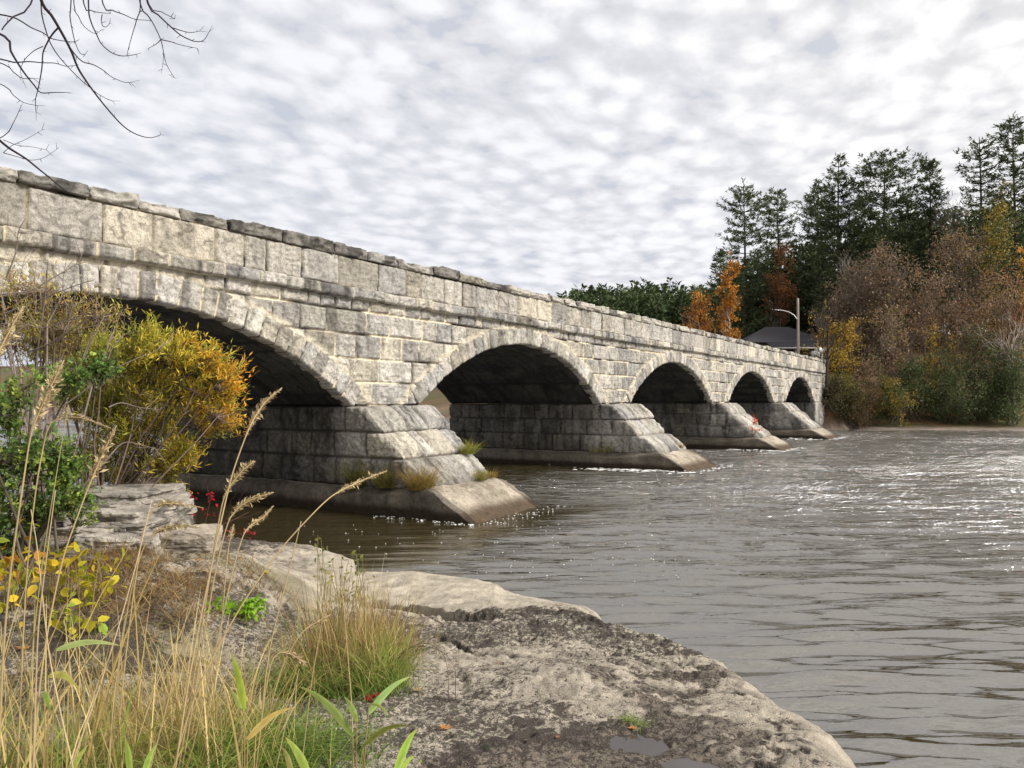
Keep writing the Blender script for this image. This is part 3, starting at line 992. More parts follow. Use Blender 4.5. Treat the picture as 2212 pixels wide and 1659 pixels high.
def build_near():
    M, t, b = mat_new('limestone_shelf')
    at = t.n('ShaderNodeAttribute', attribute_name='Col')
    v = t.n('ShaderNodeTexCoord').outputs['Object']
    mp = t.n('ShaderNodeMapping', ins={'Vector': v, 'Scale': (1.0, 1.25, 1.6)}).outputs[0]
    n1 = t.noise(mp, 24, 8, 0.66, 0.6)
    n2 = t.noise(mp, 105, 4, 0.6, 0.3)
    n3 = t.noise(mp, 5, 4, 0.6, 0.3)
    nn = t.math('ADD', t.math('MULTIPLY', n1, 0.72), t.math('MULTIPLY', n2, 0.28))
    dlt = t.math('SUBTRACT', nn, at.outputs['Alpha'])
    pit = t.ramp(dlt, -0.035, 0.045)
    f = t.math('ADD', 0.55, t.math('MULTIPLY', n3, 0.5))
    f = t.math('ADD', f, t.math('MULTIPLY', t.math('SUBTRACT', n2, 0.5), 1.3))
    c = t.mix(1.0, at.outputs['Color'], t.n('ShaderNodeCombineXYZ', ins={0: f, 1: f, 2: f}).outputs[0], 'MULTIPLY')
    c = t.mix(t.math('MULTIPLY_ADD', pit, 0.85, 0.15), (.055, .043, .037, 1), c)
    t.link(c, b.inputs['Base Color'])
    b.inputs['Roughness'].default_value = 0.85
    b.inputs['Specular IOR Level'].default_value = 0.25
    hh = t.math('ADD', t.math('MULTIPLY', pit, 0.5), t.math('ADD', t.math('MULTIPLY', n1, 0.7), t.math('MULTIPLY', n2, 0.4)))
    t.link(t.n('ShaderNodeBump', ins={'Strength': 0.9, 'Distance': 0.045, 'Height': hh}).outputs[0], b.inputs['Normal'])
    xs = np.concatenate([np.arange(-6.6, -3.0, 0.03), np.arange(-3.0, 2.35, 0.0135)])
    ys = []
    y = 2.5
    while y < 14.2:
        ys.append(y); y += 0.0028 * y + 0.001
    X, Y = np.meshgrid(xs, np.array(ys), indexing='ij')
    z, d, rough, p1, p2, cut, st = near_z(X, Y, True)
    C = rock_colour(X, Y, z, d, rough, p1, p2, cut, st)
    q = grid_quads(*X.shape)
    zz = z.ravel()[q].max(1)
    q = q[zz > -0.6]
    o = mk('rock_shelf', np.stack([X, Y, z], -1), q, None, M, None, C.reshape(-1, 4), True)
    tag(o, kind='structure')
    # plain bank further out
    xs = np.concatenate([np.arange(-60, -6.5, 0.5), [-6.58], np.arange(-6, 12.5, 0.5)])
    ys = np.arange(-30, 60, 0.5)
    X, Y = np.meshgrid(xs, ys, indexing='ij')
    z = near_z(X, Y)
    inner = (X > -6.5) & (X < 2.3) & (Y > 2.6) & (Y < 14.1)
    z = np.where(inner, -1.5, z)
    c = np.array([.17, .15, .08]) * (0.7 + 0.6 * fbm(X, Y, None, 3, 45))[..., None]
    c = np.concatenate([c, np.full(X.shape + (1,), 0.42)], -1)
    q = grid_quads(*X.shape)
    q = q[z.ravel()[q].max(1) > -0.6]
    o = mk('river_bank', np.stack([X, Y, z - 0.02], -1), q, None, M, None, c.reshape(-1, 4), True)
    tag(o, kind='structure')


def build_far():
    M, t, b = mat_new('leaf_litter')
    at = t.n('ShaderNodeAttribute', attribute_name='Col')
    tc = t.n('ShaderNodeTexCoord')
    n = t.noise(tc.outputs['Object'], 2.5, 6, 0.7)
    n2 = t.noise(tc.outputs['Object'], 11, 3, 0.6)
    f = t.math('MULTIPLY_ADD', t.math('SUBTRACT', n, 0.5), 1.8, 1.0)
    c = t.mix(1.0, at.outputs['Color'], t.n('ShaderNodeCombineXYZ', ins={0: f, 1: f, 2: f}).outputs[0], 'MULTIPLY')
    t.link(c, b.inputs['Base Color'])
    b.inputs['Roughness'].default_value = 0.95
    t.link(t.n('ShaderNodeBump', ins={'Strength': 0.8, 'Distance': 0.3, 'Height': n2}).outputs[0], b.inputs['Normal'])
    xs = np.concatenate([np.arange(-500, 10, 12.0), np.arange(10, 90, 0.6), np.arange(90, 500, 10.0)])
    ys = np.concatenate([np.arange(64, 100, 0.5), np.arange(100, 160, 2.0), np.arange(160, 520, 10.0)])
    X, Y = np.meshgrid(xs, ys, indexing='ij')
    z, s = far_z(X, Y)
    nz = fbm(X * 0.5, Y * 0.5, None, 4, 46)
    c = np.array([.085, .07, .035]) * (0.6 + 0.8 * nz)[..., None]
    g = sstep(fbm(X * 0.16, Y * 0.2, None, 3, 47), 0.45, 0.6)[..., None]
    c = c * (1 - g) + np.array([.10, .085, .02]) * g
    r = sstep(fbm(X * 0.3 + 9, Y * 0.5, None, 3, 48), 0.55, 0.65)[..., None]
    c = c * (1 - 0.7 * r) + np.array([.16, .075, .03]) * 0.7 * r
    sh = (sstep(s + 1.2 * (nz - 0.5), 2.6, 1.4) * sstep(z, 0.9, 0.5))[..., None]
    c = c * (1 - sh) + np.array([.24, .19, .15]) * sh * (0.5 + nz[..., None])
    q = grid_quads(*X.shape)
    q = q[z.ravel()[q].max(1) > -0.8]
    o = mk('far_bank', np.stack([X, Y, z], -1), q, None, M, None, c.reshape(-1, 3), True)
    tag(o, kind='structure')


def wave_h(x, y):
    rg = np.random.default_rng(77)
    calm = np.maximum(sstep(x + 3.5 - 0.65 * (y - 11.7), -0.5, 2.5), sstep(y, 19, 27))                 # sheltered water on the left by the first pier
    calm = 0.16 + 0.84 * calm
    chop = sstep(y, 10, 20)
    h = np.zeros_like(x)
    wx = 0.5 * (fbm(x * 0.35, y * 0.35, None, 2, 81) - 0.5); wy = 0.5 * (fbm(x * 0.35 + 40, y * 0.35, None, 2, 82) - 0.5)
    r = np.hypot(x, y)
    for i in range(34):
        lam = 0.13 * (1.115 ** i)
        a = math.radians(96 + rg.normal(0, 7 if i < 20 else 12))
        k = 2 * math.pi / lam
        ph = rg.uniform(0, 6.28)
        amp = lam / 6.28 * (0.05 if lam < 0.17 else 0.115 if lam < 0.6 else 0.045 if lam < 1.5 else 0.013)
        fade = np.clip(lam / (0.012 * r + 0.001) - 0.6, 0, 1)           # finer than the mesh: left to the bump
        mod = 0.35 + 1.2 * vn(x * 0.55 / lam ** 0.5 + 13 * i, y * 0.4 / lam ** 0.5, None, 90 + i)
        h += amp * fade * mod * np.sin(k * ((x + wx) * math.cos(a) + (y + wy) * math.sin(a)) + ph)
    n = fbm(x * 0.4, y * 1.5, None, 3, 83) - 0.5
    h = h + chop * 0.12 * n * (0.4 + vn(x * 0.12, y * 0.12, None, 84))
    slick = 0.95 + 0.40 * sstep(fbm(x * 0.07 + 0.02 * y, y * 0.16, None, 3, 85), 0.36, 0.60)
    return h * calm * slick


def build_water():
    M, t, b = mat_new('river_water')
    tc = t.n('ShaderNodeTexCoord')
    v = tc.outputs['Object']
    mp = t.n('ShaderNodeMapping', ins={'Vector': v, 'Scale': (0.36, 2.2, 1.0), 'Rotation': (0, 0, math.radians(-8))}).outputs[0]
    n1 = t.noise(mp, 7.0, 3, 0.55, 0.6)
    n2 = t.noise(mp, 2.0, 4, 0.6, 0.5)
    n3 = t.noise(mp, 0.55, 4, 0.6, 0.3)
    hh = t.math('ADD', t.math('MULTIPLY', n1, 0.22), t.math('ADD', t.math('MULTIPLY', n2, 0.7), t.math('MULTIPLY', n3, 1.2)))
    at = t.n('ShaderNodeAttribute', attribute_name='Col')
    sp = t.n('ShaderNodeSeparateColor', ins={0: at.outputs['Color']})
    bp = t.n('ShaderNodeBump', ins={'Strength': 1.0, 'Height': hh})
    t.link(t.math('MULTIPLY', sp.outputs[0], 0.32), bp.inputs['Distance'])
    t.link(bp.outputs[0], b.inputs['Normal'])
    b.inputs['Base Color'].default_value = (0.034, 0.026, 0.010, 1)
    b.inputs['Roughness'].default_value = 0.02
    b.inputs['IOR'].default_value = 3.2
    b.inputs['Specular IOR Level'].default_value = 0.5
    ths = np.radians(np.linspace(-62, 62, 760))
    rs = [2.6]
    while rs[-1] < 190: rs.append(rs[-1] * 1.0045)
    rs = np.array(rs)
    R_, TH = np.meshgrid(rs, ths, indexing='ij')
    X = R_ * np.sin(TH); Y = R_ * np.cos(TH)
    z = wave_h(X, Y)
    # the attribute tells how much of the finer ripple is left to the bump
    calm = 0.12 + 0.88 * np.maximum(sstep(X + 3.5 - 0.65 * (Y - 11.7), -0.5, 2.5), sstep(Y, 19, 27))
    chop = 0.05 + 0.95 * sstep(np.hypot(X, Y), 8, 24)
    slick = 0.80 + 0.40 * sstep(fbm(X * 0.07 + 0.02 * Y, Y * 0.16, None, 3, 85), 0.36, 0.60)
    c = np.stack([calm * chop * slick, calm, calm], -1)
    o = mk('river_water', np.stack([X, Y, z], -1), grid_quads(*X.shape), None, M, None, c.reshape(-1, 3), True)
    tag(o, kind='structure')
    # the rest of the river, outside the fan
    V = []
    Q = []
    ring = [(190 * math.sin(a), 190 * math.cos(a)) for a in np.radians(np.linspace(-62, 62, 40))]
    outr = [(900 * math.sin(a), 900 * math.cos(a)) for a in np.radians(np.linspace(-62, 62, 40))]
    V = [(x, y, -0.01) for x, y in ring + outr]
    Q = [[i, i + 1, 41 + i, 40 + i] for i in range(39)]
    s62, c62 = math.sin(math.radians(62)), math.cos(math.radians(62))
    for sg in (-1, 1):
        b0 = len(V)
        V += [(sg * 2.6 * s62, 2.6 * c62, -0.01), (sg * 900 * s62, 900 * c62, -0.01), (sg * 900, -300, -0.01), (sg * 2.6 * s62, -300, -0.01)]
        Q.append([b0, b0 + 1, b0 + 2, b0 + 3][::sg])
    o = mk('outer_river_water', V, Q, None, M, None, np.tile([[.8, 1, 1]], (len(V), 1)))
    tag(o, kind='structure')
    # river bed
    o = mk('river_bed', [(-900, -300, -1.4), (900, -300, -1.4), (900, 900, -1.4), (-900, 900, -1.4)], [[0, 1, 2, 3]], None, mat_plain('river_bed', (.06, .05, .035)), None, None)
    tag(o, kind='structure')
    # puddles lying in hollows of the rock
    M2, t, b = mat_new('puddle_water')
    b.inputs['Base Color'].default_value = (0.05, 0.04, 0.035, 1)
    b.inputs['Roughness'].default_value = 0.04
    b.inputs['IOR'].default_value = 1.5
    for (ax, ay, r) in PUDDLES[:2]:
        zc = float(near_z(np.array([ax]), np.array([ay]))[0])
        th = np.arange(20) / 20 * 2 * np.pi
        V = np.stack([ax + r * 1.5 * np.cos(th), ay + r * 1.25 * np.sin(th), np.full(20, zc + 0.034)], 1)
        V = np.vstack([V, [[ax, ay, zc + 0.034]]])
        o = mk('puddle', V, None, [[k, (k + 1) % 20, 20] for k in range(20)], M2)
        tag(o, kind='structure')


build_near()
build_far()
build_water()

# ------------------------------------------------------------------ far bank: trees, house, pole, signs
def unit(v):
    v = np.asarray(v, float)
    return v / (np.linalg.norm(v) + 1e-9)


def grow(A, p, d, L, r, lvl, rg, ends, col, nch=(3, 4), spread=0.7, up=0.25, ns=4, shrink=(0.55, 0.8), wob=0.18, rmin=0.008):
    """recursive limbs; collects twig points in ends"""
    n = 5
    pts = [np.array(p, float)]
    dd = unit(d)
    for i in range(n - 1):
        dd = unit(dd + rg.normal(0, wob, 3) + np.array([0, 0, up * 0.25]))
        pts.append(pts[-1] + dd * L / (n - 1))
    pts = np.array(pts)
    A.tube(pts, np.linspace(r, max(r * 0.55, rmin), n), ns, col, cap=False)
    if lvl <= 1:
        for q in pts[1:]: ends.append((q, dd))
    if lvl == 0: return
    k = rg.integers(nch[0], nch[1] + 1)
    for i in range(k):
        f = rg.uniform(0.35, 1.0) if i < k - 1 else 1.0
        j = min(int(f * (n - 1)), n - 2); g = f * (n - 1) - j
        q = pts[j] * (1 - g) + pts[j + 1] * g
        nd = unit(dd + rg.normal(0, spread, 3) + np.array([0, 0, up]))
        grow(A, q, nd, L * rg.uniform(*shrink), max(r * 0.58, rmin), lvl - 1, rg, ends, col, nch, spread, up, max(ns - 1, 3), shrink, wob, rmin)


def ground_at(x, y, near=False):
    if near:
        return float(near_z(np.array([x]), np.array([y]))[0])
    return float(far_z(np.array([x]), np.array([y]))[0][0])


def leaf_normals(rg, n, flat=0.5):
    v = rg.normal(0, 1, (n, 3)); v[:, 2] = np.abs(v[:, 2]) + flat
    return v / np.linalg.norm(v, axis=1, keepdims=True)


def conifer(label, x, ytop, d, wpx, seed, bare=0.25, dens=1.0, tone=1.0, flat=False, group='tall pines on the far bank', lean=0.0):
    rg = np.random.default_rng(seed)
    top = px(x, ytop, d)
    gz = ground_at(top[0], top[1])
    Hh = top[2] - gz; Wm = 1.25 * wpx * d / 1700 / 2
    root = thing('pine_tree', label, 'tree', (top[0], top[1], gz), group)
    base = np.array([top[0] - lean * Hh, top[1], gz - 0.3])
    T = Acc()
    zz = np.linspace(0, 1, 9)
    tr = base[None] + (top - base)[None] * zz[:, None]
    tr[:, 0] += 0.15 * np.sin(zz * 5 + seed); tr[-1] = top
    T.tube(tr, np.linspace(0.30, 0.03, 9) * Hh / 24, 6, (.075, .06, .05))
    F = Acc()
    P, D, C, LL = [], [], [], []
    f = bare
    az0 = rg.uniform(0, 6.28)
    while f < 0.995:
        c = tr[0] + (top - tr[0]) * f
        c[0] = np.interp(f, zz, tr[:, 0])
        if flat:
            prof = (0.72 + 0.28 * np.sin(f * 21 + seed)) * (1.0 if f < 0.93 else 1.0 - 0.5 * (f - 0.93) / 0.07)
        else:
            g = (f - bare) / (1 - bare)
            prof = min(1.0, ((1 - g) * 2.6) ** 0.75 + 0.08) * (0.72 + 0.20 * math.sin(17 * f + seed) + 0.12 * math.sin(41 * f + 2 * seed))
        nb = rg.integers(4, 7)
        for b in range(nb):
            if rg.random() < 0.14: continue
            az = az0 + b * 6.28 / nb + rg.normal(0, 0.25)
            L = Wm * prof * rg.uniform(0.55, 1.15) + 0.3
            h = np.array([math.cos(az), math.sin(az), 0])
            rise = rg.uniform(-0.02, 0.16) + (0.35 * max(0, (f - 0.7) / 0.3) if not flat else 0.08)
            s = np.linspace(0, 1, 6)
            pts = c[None] + h[None] * (L * s)[:, None] + np.array([0, 0, 1.0])[None] * (L * (rise * s + 0.22 * s ** 3 - 0.10 * s))[:, None]
            T.tube(pts, np.linspace(0.055, 0.012, 6) * Hh / 24, 3, (.06, .05, .042), cap=False)
            m = max(4, int(L / 0.22 * dens))
            ss = rg.uniform(0.22 if L > 1.2 else 0.05, 1.03, m)
            q = np.stack([np.interp(ss, s, pts[:, i]) for i in range(3)], 1)
            w = L * 0.20
            lat = np.array([-h[1], h[0], 0])
            q = q + lat[None] * rg.normal(0, w * 0.6, m)[:, None] * (0.3 + ss)[:, None] + rg.normal(0, 0.09, (m, 3))
            for _ in range(int(7)):
                dv = h[None] * 0.6 + lat[None] * rg.normal(0, 0.8, m)[:, None] + np.array([0, 0, 1.0])[None] * rg.normal(0.35, 0.45, m)[:, None]
                P.append(q + rg.normal(0, 0.11, (m, 3))); D.append(dv)
                LL.append(rg.uniform(0.30, 0.66, m))
                cl = np.array([.12, .155, .075]) * tone
                vv = rg.uniform(0.55, 1.35, (m, 1))
                C.append(cl[None] * vv * np.where(rg.random((m, 1)) < 0.14, np.array([[1.5, 1.3, 0.9]]), 1.0))
        f += rg.uniform(0.55, 0.95) / Hh
    P = np.vstack(P); D = np.vstack(D); C = np.vstack(C); LL = np.concatenate(LL)
    F.leaves(P, LL, LL * 0.26, D, leaf_normals(rg, len(P)), C, 0.1)
    T.build('trunk', M_BARK, root)
    F.build('crown', M_NEEDLE, root)
    return root


def broadleaf(name, label, x, ytop, d, wpx, seed, cols, nleaf=2500, size=0.24, trunk=(.11, .09, .075), tr=0.12, fill=0.75, group=None, base_y=None, levels=4, crown0=0.3, bush=False, lean=0.0, cat='tree', lobes=12, halo=0.10):
    rg = np.random.default_rng(seed)
    nleaf = int(nleaf * 1.9); size = size * 1.12
    top = px(x, ytop, d)
    gz = ground_at(top[0], top[1])
    Hh = max(top[2] - gz, 0.8); Wm = wpx * d / 1700 / 2
    root = thing(name, label, cat, (top[0], top[1], gz), group)
    B = Acc(); ends = []
    base = np.array([top[0] - lean * Hh, top[1], gz - 0.2])
    if bush:
        for i in range(6):
            a = rg.uniform(0, 6.28)
            grow(B, base + rg.normal(0, 0.25, 3) * [1, 1, 0], [math.cos(a) * 0.7, math.sin(a) * 0.7, 1], Hh * 0.42, 0.05, 2, rg, ends, trunk, (2, 3), 0.55, 0.3, 3)
    else:
        zz = np.linspace(0, 1, 7)
        pts = base[None] + (np.array([top[0], top[1], gz + Hh * 0.62]) - base)[None] * zz[:, None] + np.stack([np.sin(zz * 4 + seed) * 0.15 * zz, np.cos(zz * 3 + seed) * 0.12 * zz, 0 * zz], 1)
        B.tube(pts, np.linspace(tr, tr * 0.45, 7), 6, trunk)
        for f in np.linspace(crown0, 1, 7):
            for _ in range(2):
                a = rg.uniform(0, 6.28)
                q = np.array([np.interp(f, zz, pts[:, i]) for i in range(3)])
                grow(B, q, [math.cos(a), math.sin(a), rg.uniform(0.6, 1.3)], min(Wm * 0.75, Hh * 0.35) * rg.uniform(0.7, 1.1), tr * 0.4, levels - 2, rg, ends, trunk, (3, 4), 0.6, 0.3, 3, (0.5, 0.8), 0.2, 0.012)
    if name == 'brown_tree':
        for i in range(len(B.C)): B.C[i] = B.C[i] * 1.9
    B.build('trunk' if not bush else 'stems', M_BARK, root)
    if nleaf > 0:
        # uneven crown: several lobes of many clumps; leaves sit in the clumps
        cz0 = gz + Hh * (crown0 * 0.85 if not bush else 0.02)
        cen = []
        for i in range(lobes):
            a = rg.uniform(0, 6.28); hz = rg.uniform(0.04, 0.9)
            rad = Wm * rg.uniform(0.2, 0.72) * (1.05 - 0.45 * hz)
            cen.append((top[0] + rad * math.cos(a), top[1] + rad * math.sin(a), cz0 + (top[2] - cz0) * hz, Wm * rg.uniform(0.28, 0.52), (top[2] - cz0) * rg.uniform(0.13, 0.24)))
        cen.append((top[0], top[1], top[2] - (top[2] - cz0) * 0.16, Wm * 0.42, (top[2] - cz0) * 0.17))
        ncl = max(12, nleaf // 16)
        pick = rg.integers(0, len(cen), ncl)
        K = np.array(cen)[pick]
        u = rg.normal(0, 1, (ncl, 3)); u /= np.linalg.norm(u, axis=1, keepdims=True)
        rr = rg.uniform(0.35, 1.08, ncl)[:, None] * np.where(rg.random((ncl, 1)) < .2, rg.uniform(1.0, 1.5, (ncl, 1)), 1.0)
        cc = K[:, :3] + u * rr * np.stack([K[:, 3], K[:, 3], K[:, 4]], 1)
        if ends:
            E = np.array([e[0] for e in ends])
            m = int(ncl * 0.45)
            cc[:m] = E[rg.integers(0, len(E), m)] + rg.normal(0, 0.25, (m, 3))
        cc[:, 2] = np.maximum(cc[:, 2], gz + 0.15)
        per = 16
        tone = rg.uniform(0.6, 1.35, (ncl, 1)); hue = rg.random(ncl)
        P = np.repeat(cc, per, 0) + rg.normal(0, 1, (ncl * per, 3)) * max(Wm * halo, 0.12)
        P[:, 2] = np.maximum(P[:, 2], gz + 0.05)
        cols = np.array(cols, float)
        ci = np.clip((hue * len(cols)).astype(int), 0, len(cols) - 1)
        C = np.repeat(cols[ci] * tone, per, 0) * rg.uniform(0.65, 1.35, (ncl * per, 1))
        keep = rg.random(len(P)) < fill
        P, C = P[keep], C[keep]
        F = Acc()
        D = rg.normal(0, 1, P.shape); D[:, 2] -= 0.2
        F.leaves(P, rg.uniform(0.7, 1.3, len(P)) * size, rg.uniform(0.45, 0.75, len(P)) * size, D, leaf_normals(rg, len(P)), C, 0.1)
        F.build('crown', M_LEAF, root)
    return root


def far_wood(name, xs, tops, d0, d1, n, seed, tone, label_kind, spread=(5, 9)):
    """a far-off wood that reads as one mass"""
    rg = np.random.default_rng(seed)
    A = Acc()
    for i in range(n):
        x = rg.uniform(xs[0], xs[-1])
        d = rg.uniform(d0, d1)
        yt = np.interp(x, xs, tops) + rg.normal(0, 7) + 26 * rg.random() ** 2 * 2
        top = px(x, yt, d)
        gz = ground_at(top[0], top[1])
        Hh = top[2] - gz
        if Hh < 3: continue
        w = rg.uniform(*spread) / 2
        m = 300
        f = rg.random(m) ** 0.7
        a = rg.uniform(0, 6.28, m)
        lay = np.round(f * 11) / 11
        r = w * (1 - f) ** 0.75 * (0.55 + 0.45 * rg.random(m)) * (0.7 + 0.5 * np.sin(lay * 40 + i + a * 2)) + 0.12
        P = np.stack([top[0] + r * np.cos(a), top[1] + r * np.sin(a), top[2] - f * 0 - (1 - (1 - f)) * Hh * 0.85], 1)
        r2 = w * f ** 0.8 * (0.5 + 0.55 * rg.random(m)) + 0.1
        P[:, 0] = top[0] + r2 * np.cos(a); P[:, 1] = top[1] + r2 * np.sin(a)
        D = np.stack([np.cos(a), np.sin(a), rg.normal(0.5, 0.7, m)], 1)
        base = np.array([.075, .105, .042]) * tone * rg.uniform(0.7, 1.3)
        C = base[None] * rg.uniform(0.6, 1.4, (m, 1))
        L = rg.uniform(0.7, 1.6, m) * d0 / 150
        A.leaves(P, L, L * 0.5, D, leaf_normals(rg, m), C, 0.1)
        A.tube([[top[0], top[1], gz - 0.3], [top[0], top[1], top[2]]], [0.25, 0.04], 4, (.06, .05, .04))
    o = A.build(name, M_NEEDLE)
    tag(o, kind='stuff')
    o['label'] = label_kind
    return o


far_wood('pine_forest', [1170, 1230, 1300, 1370, 1440, 1500, 1580], [640, 628, 622, 615, 612, 618, 630], 150, 195, 150, 3, 1.0, 'dark green pine forest on the hill far behind the bridge')
far_wood('background_wood', [1560, 1660, 1760, 1860, 1960, 2080, 2240, 2420], [580, 540, 500, 480, 460, 445, 425, 400], 112, 140, 175, 4, 0.9, 'dark wood filling the hillside behind the pines of the far bank', (6, 11))

conifer('leftmost tall pine on the far bank, pointed top above the orange birch', 1609, 400, 112, 150, 11, 0.12, 1.1, 0.9)
conifer('bright green pine standing second from the left, behind the rusty crown', 1683, 405, 116, 105, 12, 0.2, 1.1, 1.15)
conifer('slim dark pine with its top just below its taller right neighbour', 1772, 388, 112, 110, 13, 0.15, 1.2, 0.8)
conifer('dark spire-topped pine rising highest left of the flat-topped pine', 1816, 337, 99, 125, 14, 0.2, 1.15, 0.75)
conifer('flat-topped pine with spreading wind-swept limbs against the sky', 1914, 326, 97, 135, 15, 0.42, 1.0, 0.8, True)
conifer('dense dark pine between the flat-topped pine and the bare grey tree', 2012, 345, 98, 105, 16, 0.25, 1.5, 0.75)
conifer('airy light green pine with a narrow top right of the bare grey tree', 2122, 292, 94, 110, 17, 0.3, 0.8, 1.0)
conifer('tallest pine, cut by the right edge of the view', 2196, 264, 92, 95, 18, 0.35, 1.0, 0.75, True)
conifer('low dark green pine filling the gap under the spire-topped pine', 1872, 430, 104, 120, 19, 0.15, 1.5, 0.7)
conifer('short dark pine under the dense pine, half hidden by brown crowns', 1965, 420, 106, 120, 20, 0.15, 1.5, 0.7)
conifer('small pine half hidden at the left of the leftmost tall pine', 1556, 545, 104, 70, 21, 0.1, 1.0, 0.9)

ORANGE = [(.55, .24, .03), (.48, .18, .025), (.58, .29, .05), (.40, .17, .035)]
RUST = [(.28, .12, .045), (.21, .095, .045), (.32, .15, .05), (.18, .09, .05)]
BROWN = [(.28, .19, .115), (.22, .155, .105), (.32, .215, .115), (.18, .135, .10), (.30, .185, .095)]
MAUVE = [(.28, .20, .13), (.22, .16, .11), (.31, .22, .135), (.19, .145, .105)]
YELLOW = [(.46, .31, .045), (.36, .24, .04), (.28, .20, .04), (.48, .27, .04)]
OLIVE = [(.19, .18, .04), (.15, .15, .04), (.24, .19, .045), (.13, .125, .04)]
DKGREEN = [(.065, .09, .034), (.085, .11, .038), (.052, .072, .03), (.10, .12, .04)]
GA = 'autumn trees on the far bank'
broadleaf('birch_tree', 'slender birch with a bright orange crown and a pale bare stem', 1577, 558, 92, 62, 31, ORANGE, 1700, 0.26, (.42, .38, .34), 0.11, 0.8, GA, crown0=0.62)
broadleaf('orange_tree', 'broad low orange tree left of the orange birch, above the parapet', 1508, 616, 96, 90, 32, ORANGE[1:] + RUST[:2], 2400, 0.27, (.12, .09, .07), 0.13, 0.8, GA, crown0=0.2)
broadleaf('bare_tree', 'leafless pale twigs poking up behind the broad orange tree', 1512, 590, 99, 70, 33, BROWN, 0, trunk=(.30, .25, .22), tr=0.07, group=GA, crown0=0.4)
broadleaf('rusty_tree', 'rusty orange-brown crown in front of the second pine from the left', 1688, 525, 109, 76, 34, RUST, 2400, 0.25, (.20, .17, .15), 0.10, 0.75, GA, crown0=0.55)
broadleaf('pale_trunk_tree', 'thin grey-white trunk rising behind the dark house roof', 1666, 600, 110, 60, 35, BROWN, 500, 0.22, (.34, .31, .28), 0.12, 0.6, GA, crown0=0.5)
broadleaf('bare_tree', 'forked dark leafless tree standing at the far end of the bridge', 1787, 620, 75.6, 110, 36, YELLOW, 120, 0.16, (.060, .048, .04), 0.17, 0.6, GA, crown0=0.45)
broadleaf('yellow_tree', 'golden yellow small tree directly beside the bridge end', 1815, 698, 79, 98, 37, YELLOW, 2600, 0.20, (.09, .07, .055), 0.10, 0.8, GA, crown0=0.15)
broadleaf('brown_tree', 'grey-brown crown rising right of the lamp pole, behind the golden tree', 1806, 606, 90, 110, 38, MAUVE, 3000, 0.24, (.11, .09, .075), 0.15, 0.7, GA, crown0=0.2)
broadleaf('brown_tree', 'brown thinning crown below the spire-topped pine', 1862, 560, 88, 140, 39, MAUVE + BROWN[:2], 3200, 0.24, (.12, .10, .085), 0.15, 0.7, GA, crown0=0.2)
broadleaf('brown_tree', 'pinkish brown rounded crown under the flat-topped pine', 1932, 508, 86, 150, 40, MAUVE + BROWN[2:], 3600, 0.24, (.11, .09, .08), 0.16, 0.72, GA, crown0=0.15)
broadleaf('brown_tree', 'wide rust-brown crown in the middle of the right bank', 2000, 560, 83, 160, 41, BROWN + RUST[3:], 3800, 0.22, (.10, .08, .07), 0.16, 0.74, GA, crown0=0.12)
broadleaf('brown_tree', 'tall brown crown right below the dense dark pine', 2066, 480, 87, 150, 42, BROWN, 3800, 0.24, (.10, .085, .075), 0.17, 0.72, GA, crown0=0.15)
broadleaf('olive_tree', 'olive-yellow crown near the right edge under the airy pine', 2150, 420, 86, 120, 43, OLIVE + YELLOW[1:3], 3000, 0.24, (.10, .085, .07), 0.16, 0.74, GA, crown0=0.35)
broadleaf('brown_tree', 'russet crown below the olive tree at the right edge', 2168, 560, 81, 150, 44, BROWN[:3] + RUST[:2], 3600, 0.21, (.11, .09, .08), 0.15, 0.74, GA, crown0=0.1)
broadleaf('orange_tree', 'orange leaves of a tree cut by the right edge of the view', 2215, 540, 84, 70, 45, ORANGE[1:2] + YELLOW + RUST[:1], 1500, 0.22, (.10, .085, .07), 0.12, 0.7, GA, crown0=0.3)
broadleaf('bare_tree', 'bare grey leafless tree between two pines against the sky', 2072, 330, 93, 130, 46, MAUVE, 0, trunk=(.15, .125, .11), tr=0.15, group=GA, crown0=0.45, levels=5)
broadleaf('bare_tree', 'leafless grey branches spreading in front of the dark pines left of the brown crowns', 1848, 470, 90, 120, 47, MAUVE, 0, trunk=(.22, .19, .17), tr=0.11, group=GA, crown0=0.35, levels=5)
broadleaf('yellow_tree', 'small yellow crown glowing in the middle of the brown trees', 2022, 690, 79, 72, 48, YELLOW + OLIVE[:1], 1300, 0.18, (.10, .08, .06), 0.07, 0.75, GA, crown0=0.2)
broadleaf('brown_tree', 'low brown tree just above the dark green bushes, left part', 1928, 640, 80, 120, 49, BROWN + OLIVE[2:3], 2600, 0.20, (.09, .075, .065), 0.10, 0.74, GA, crown0=0.1)
broadleaf('brown_tree', 'low dull brown tree above the dark green bushes, right part', 2105, 620, 80, 140, 50, BROWN + RUST[1:2], 2800, 0.20, (.09, .075, .065), 0.11, 0.74, GA, crown0=0.1)
broadleaf('dead_tree', 'dead pale-trunked tree with drooping bare limbs near the right edge', 2188, 640, 76.5, 120, 51, BROWN, 0, trunk=(.33, .28, .24), tr=0.17, group=GA, crown0=0.55, levels=4)
GB = 'bushes along the far shore'
broadleaf('green_bush', 'dark green rounded bush, leftmost of the evergreen bushes by the far shore', 1975, 775, 77.5, 130, 61, DKGREEN, 3600, 0.18, bush=True, group=GB, cat='bush', fill=0.85)
broadleaf('green_bush', 'tallest dark green bush, under the dead pale tree', 2120, 700, 78.5, 170, 62, DKGREEN, 5200, 0.19, bush=True, group=GB, cat='bush', fill=0.85)
broadleaf('green_bush', 'mid green leafy bush at the right edge of the far shore', 2178, 775, 76, 130, 63, DKGREEN[1:] + [(.07, .11, .035)], 3800, 0.17, bush=True, group=GB, cat='bush', fill=0.85)
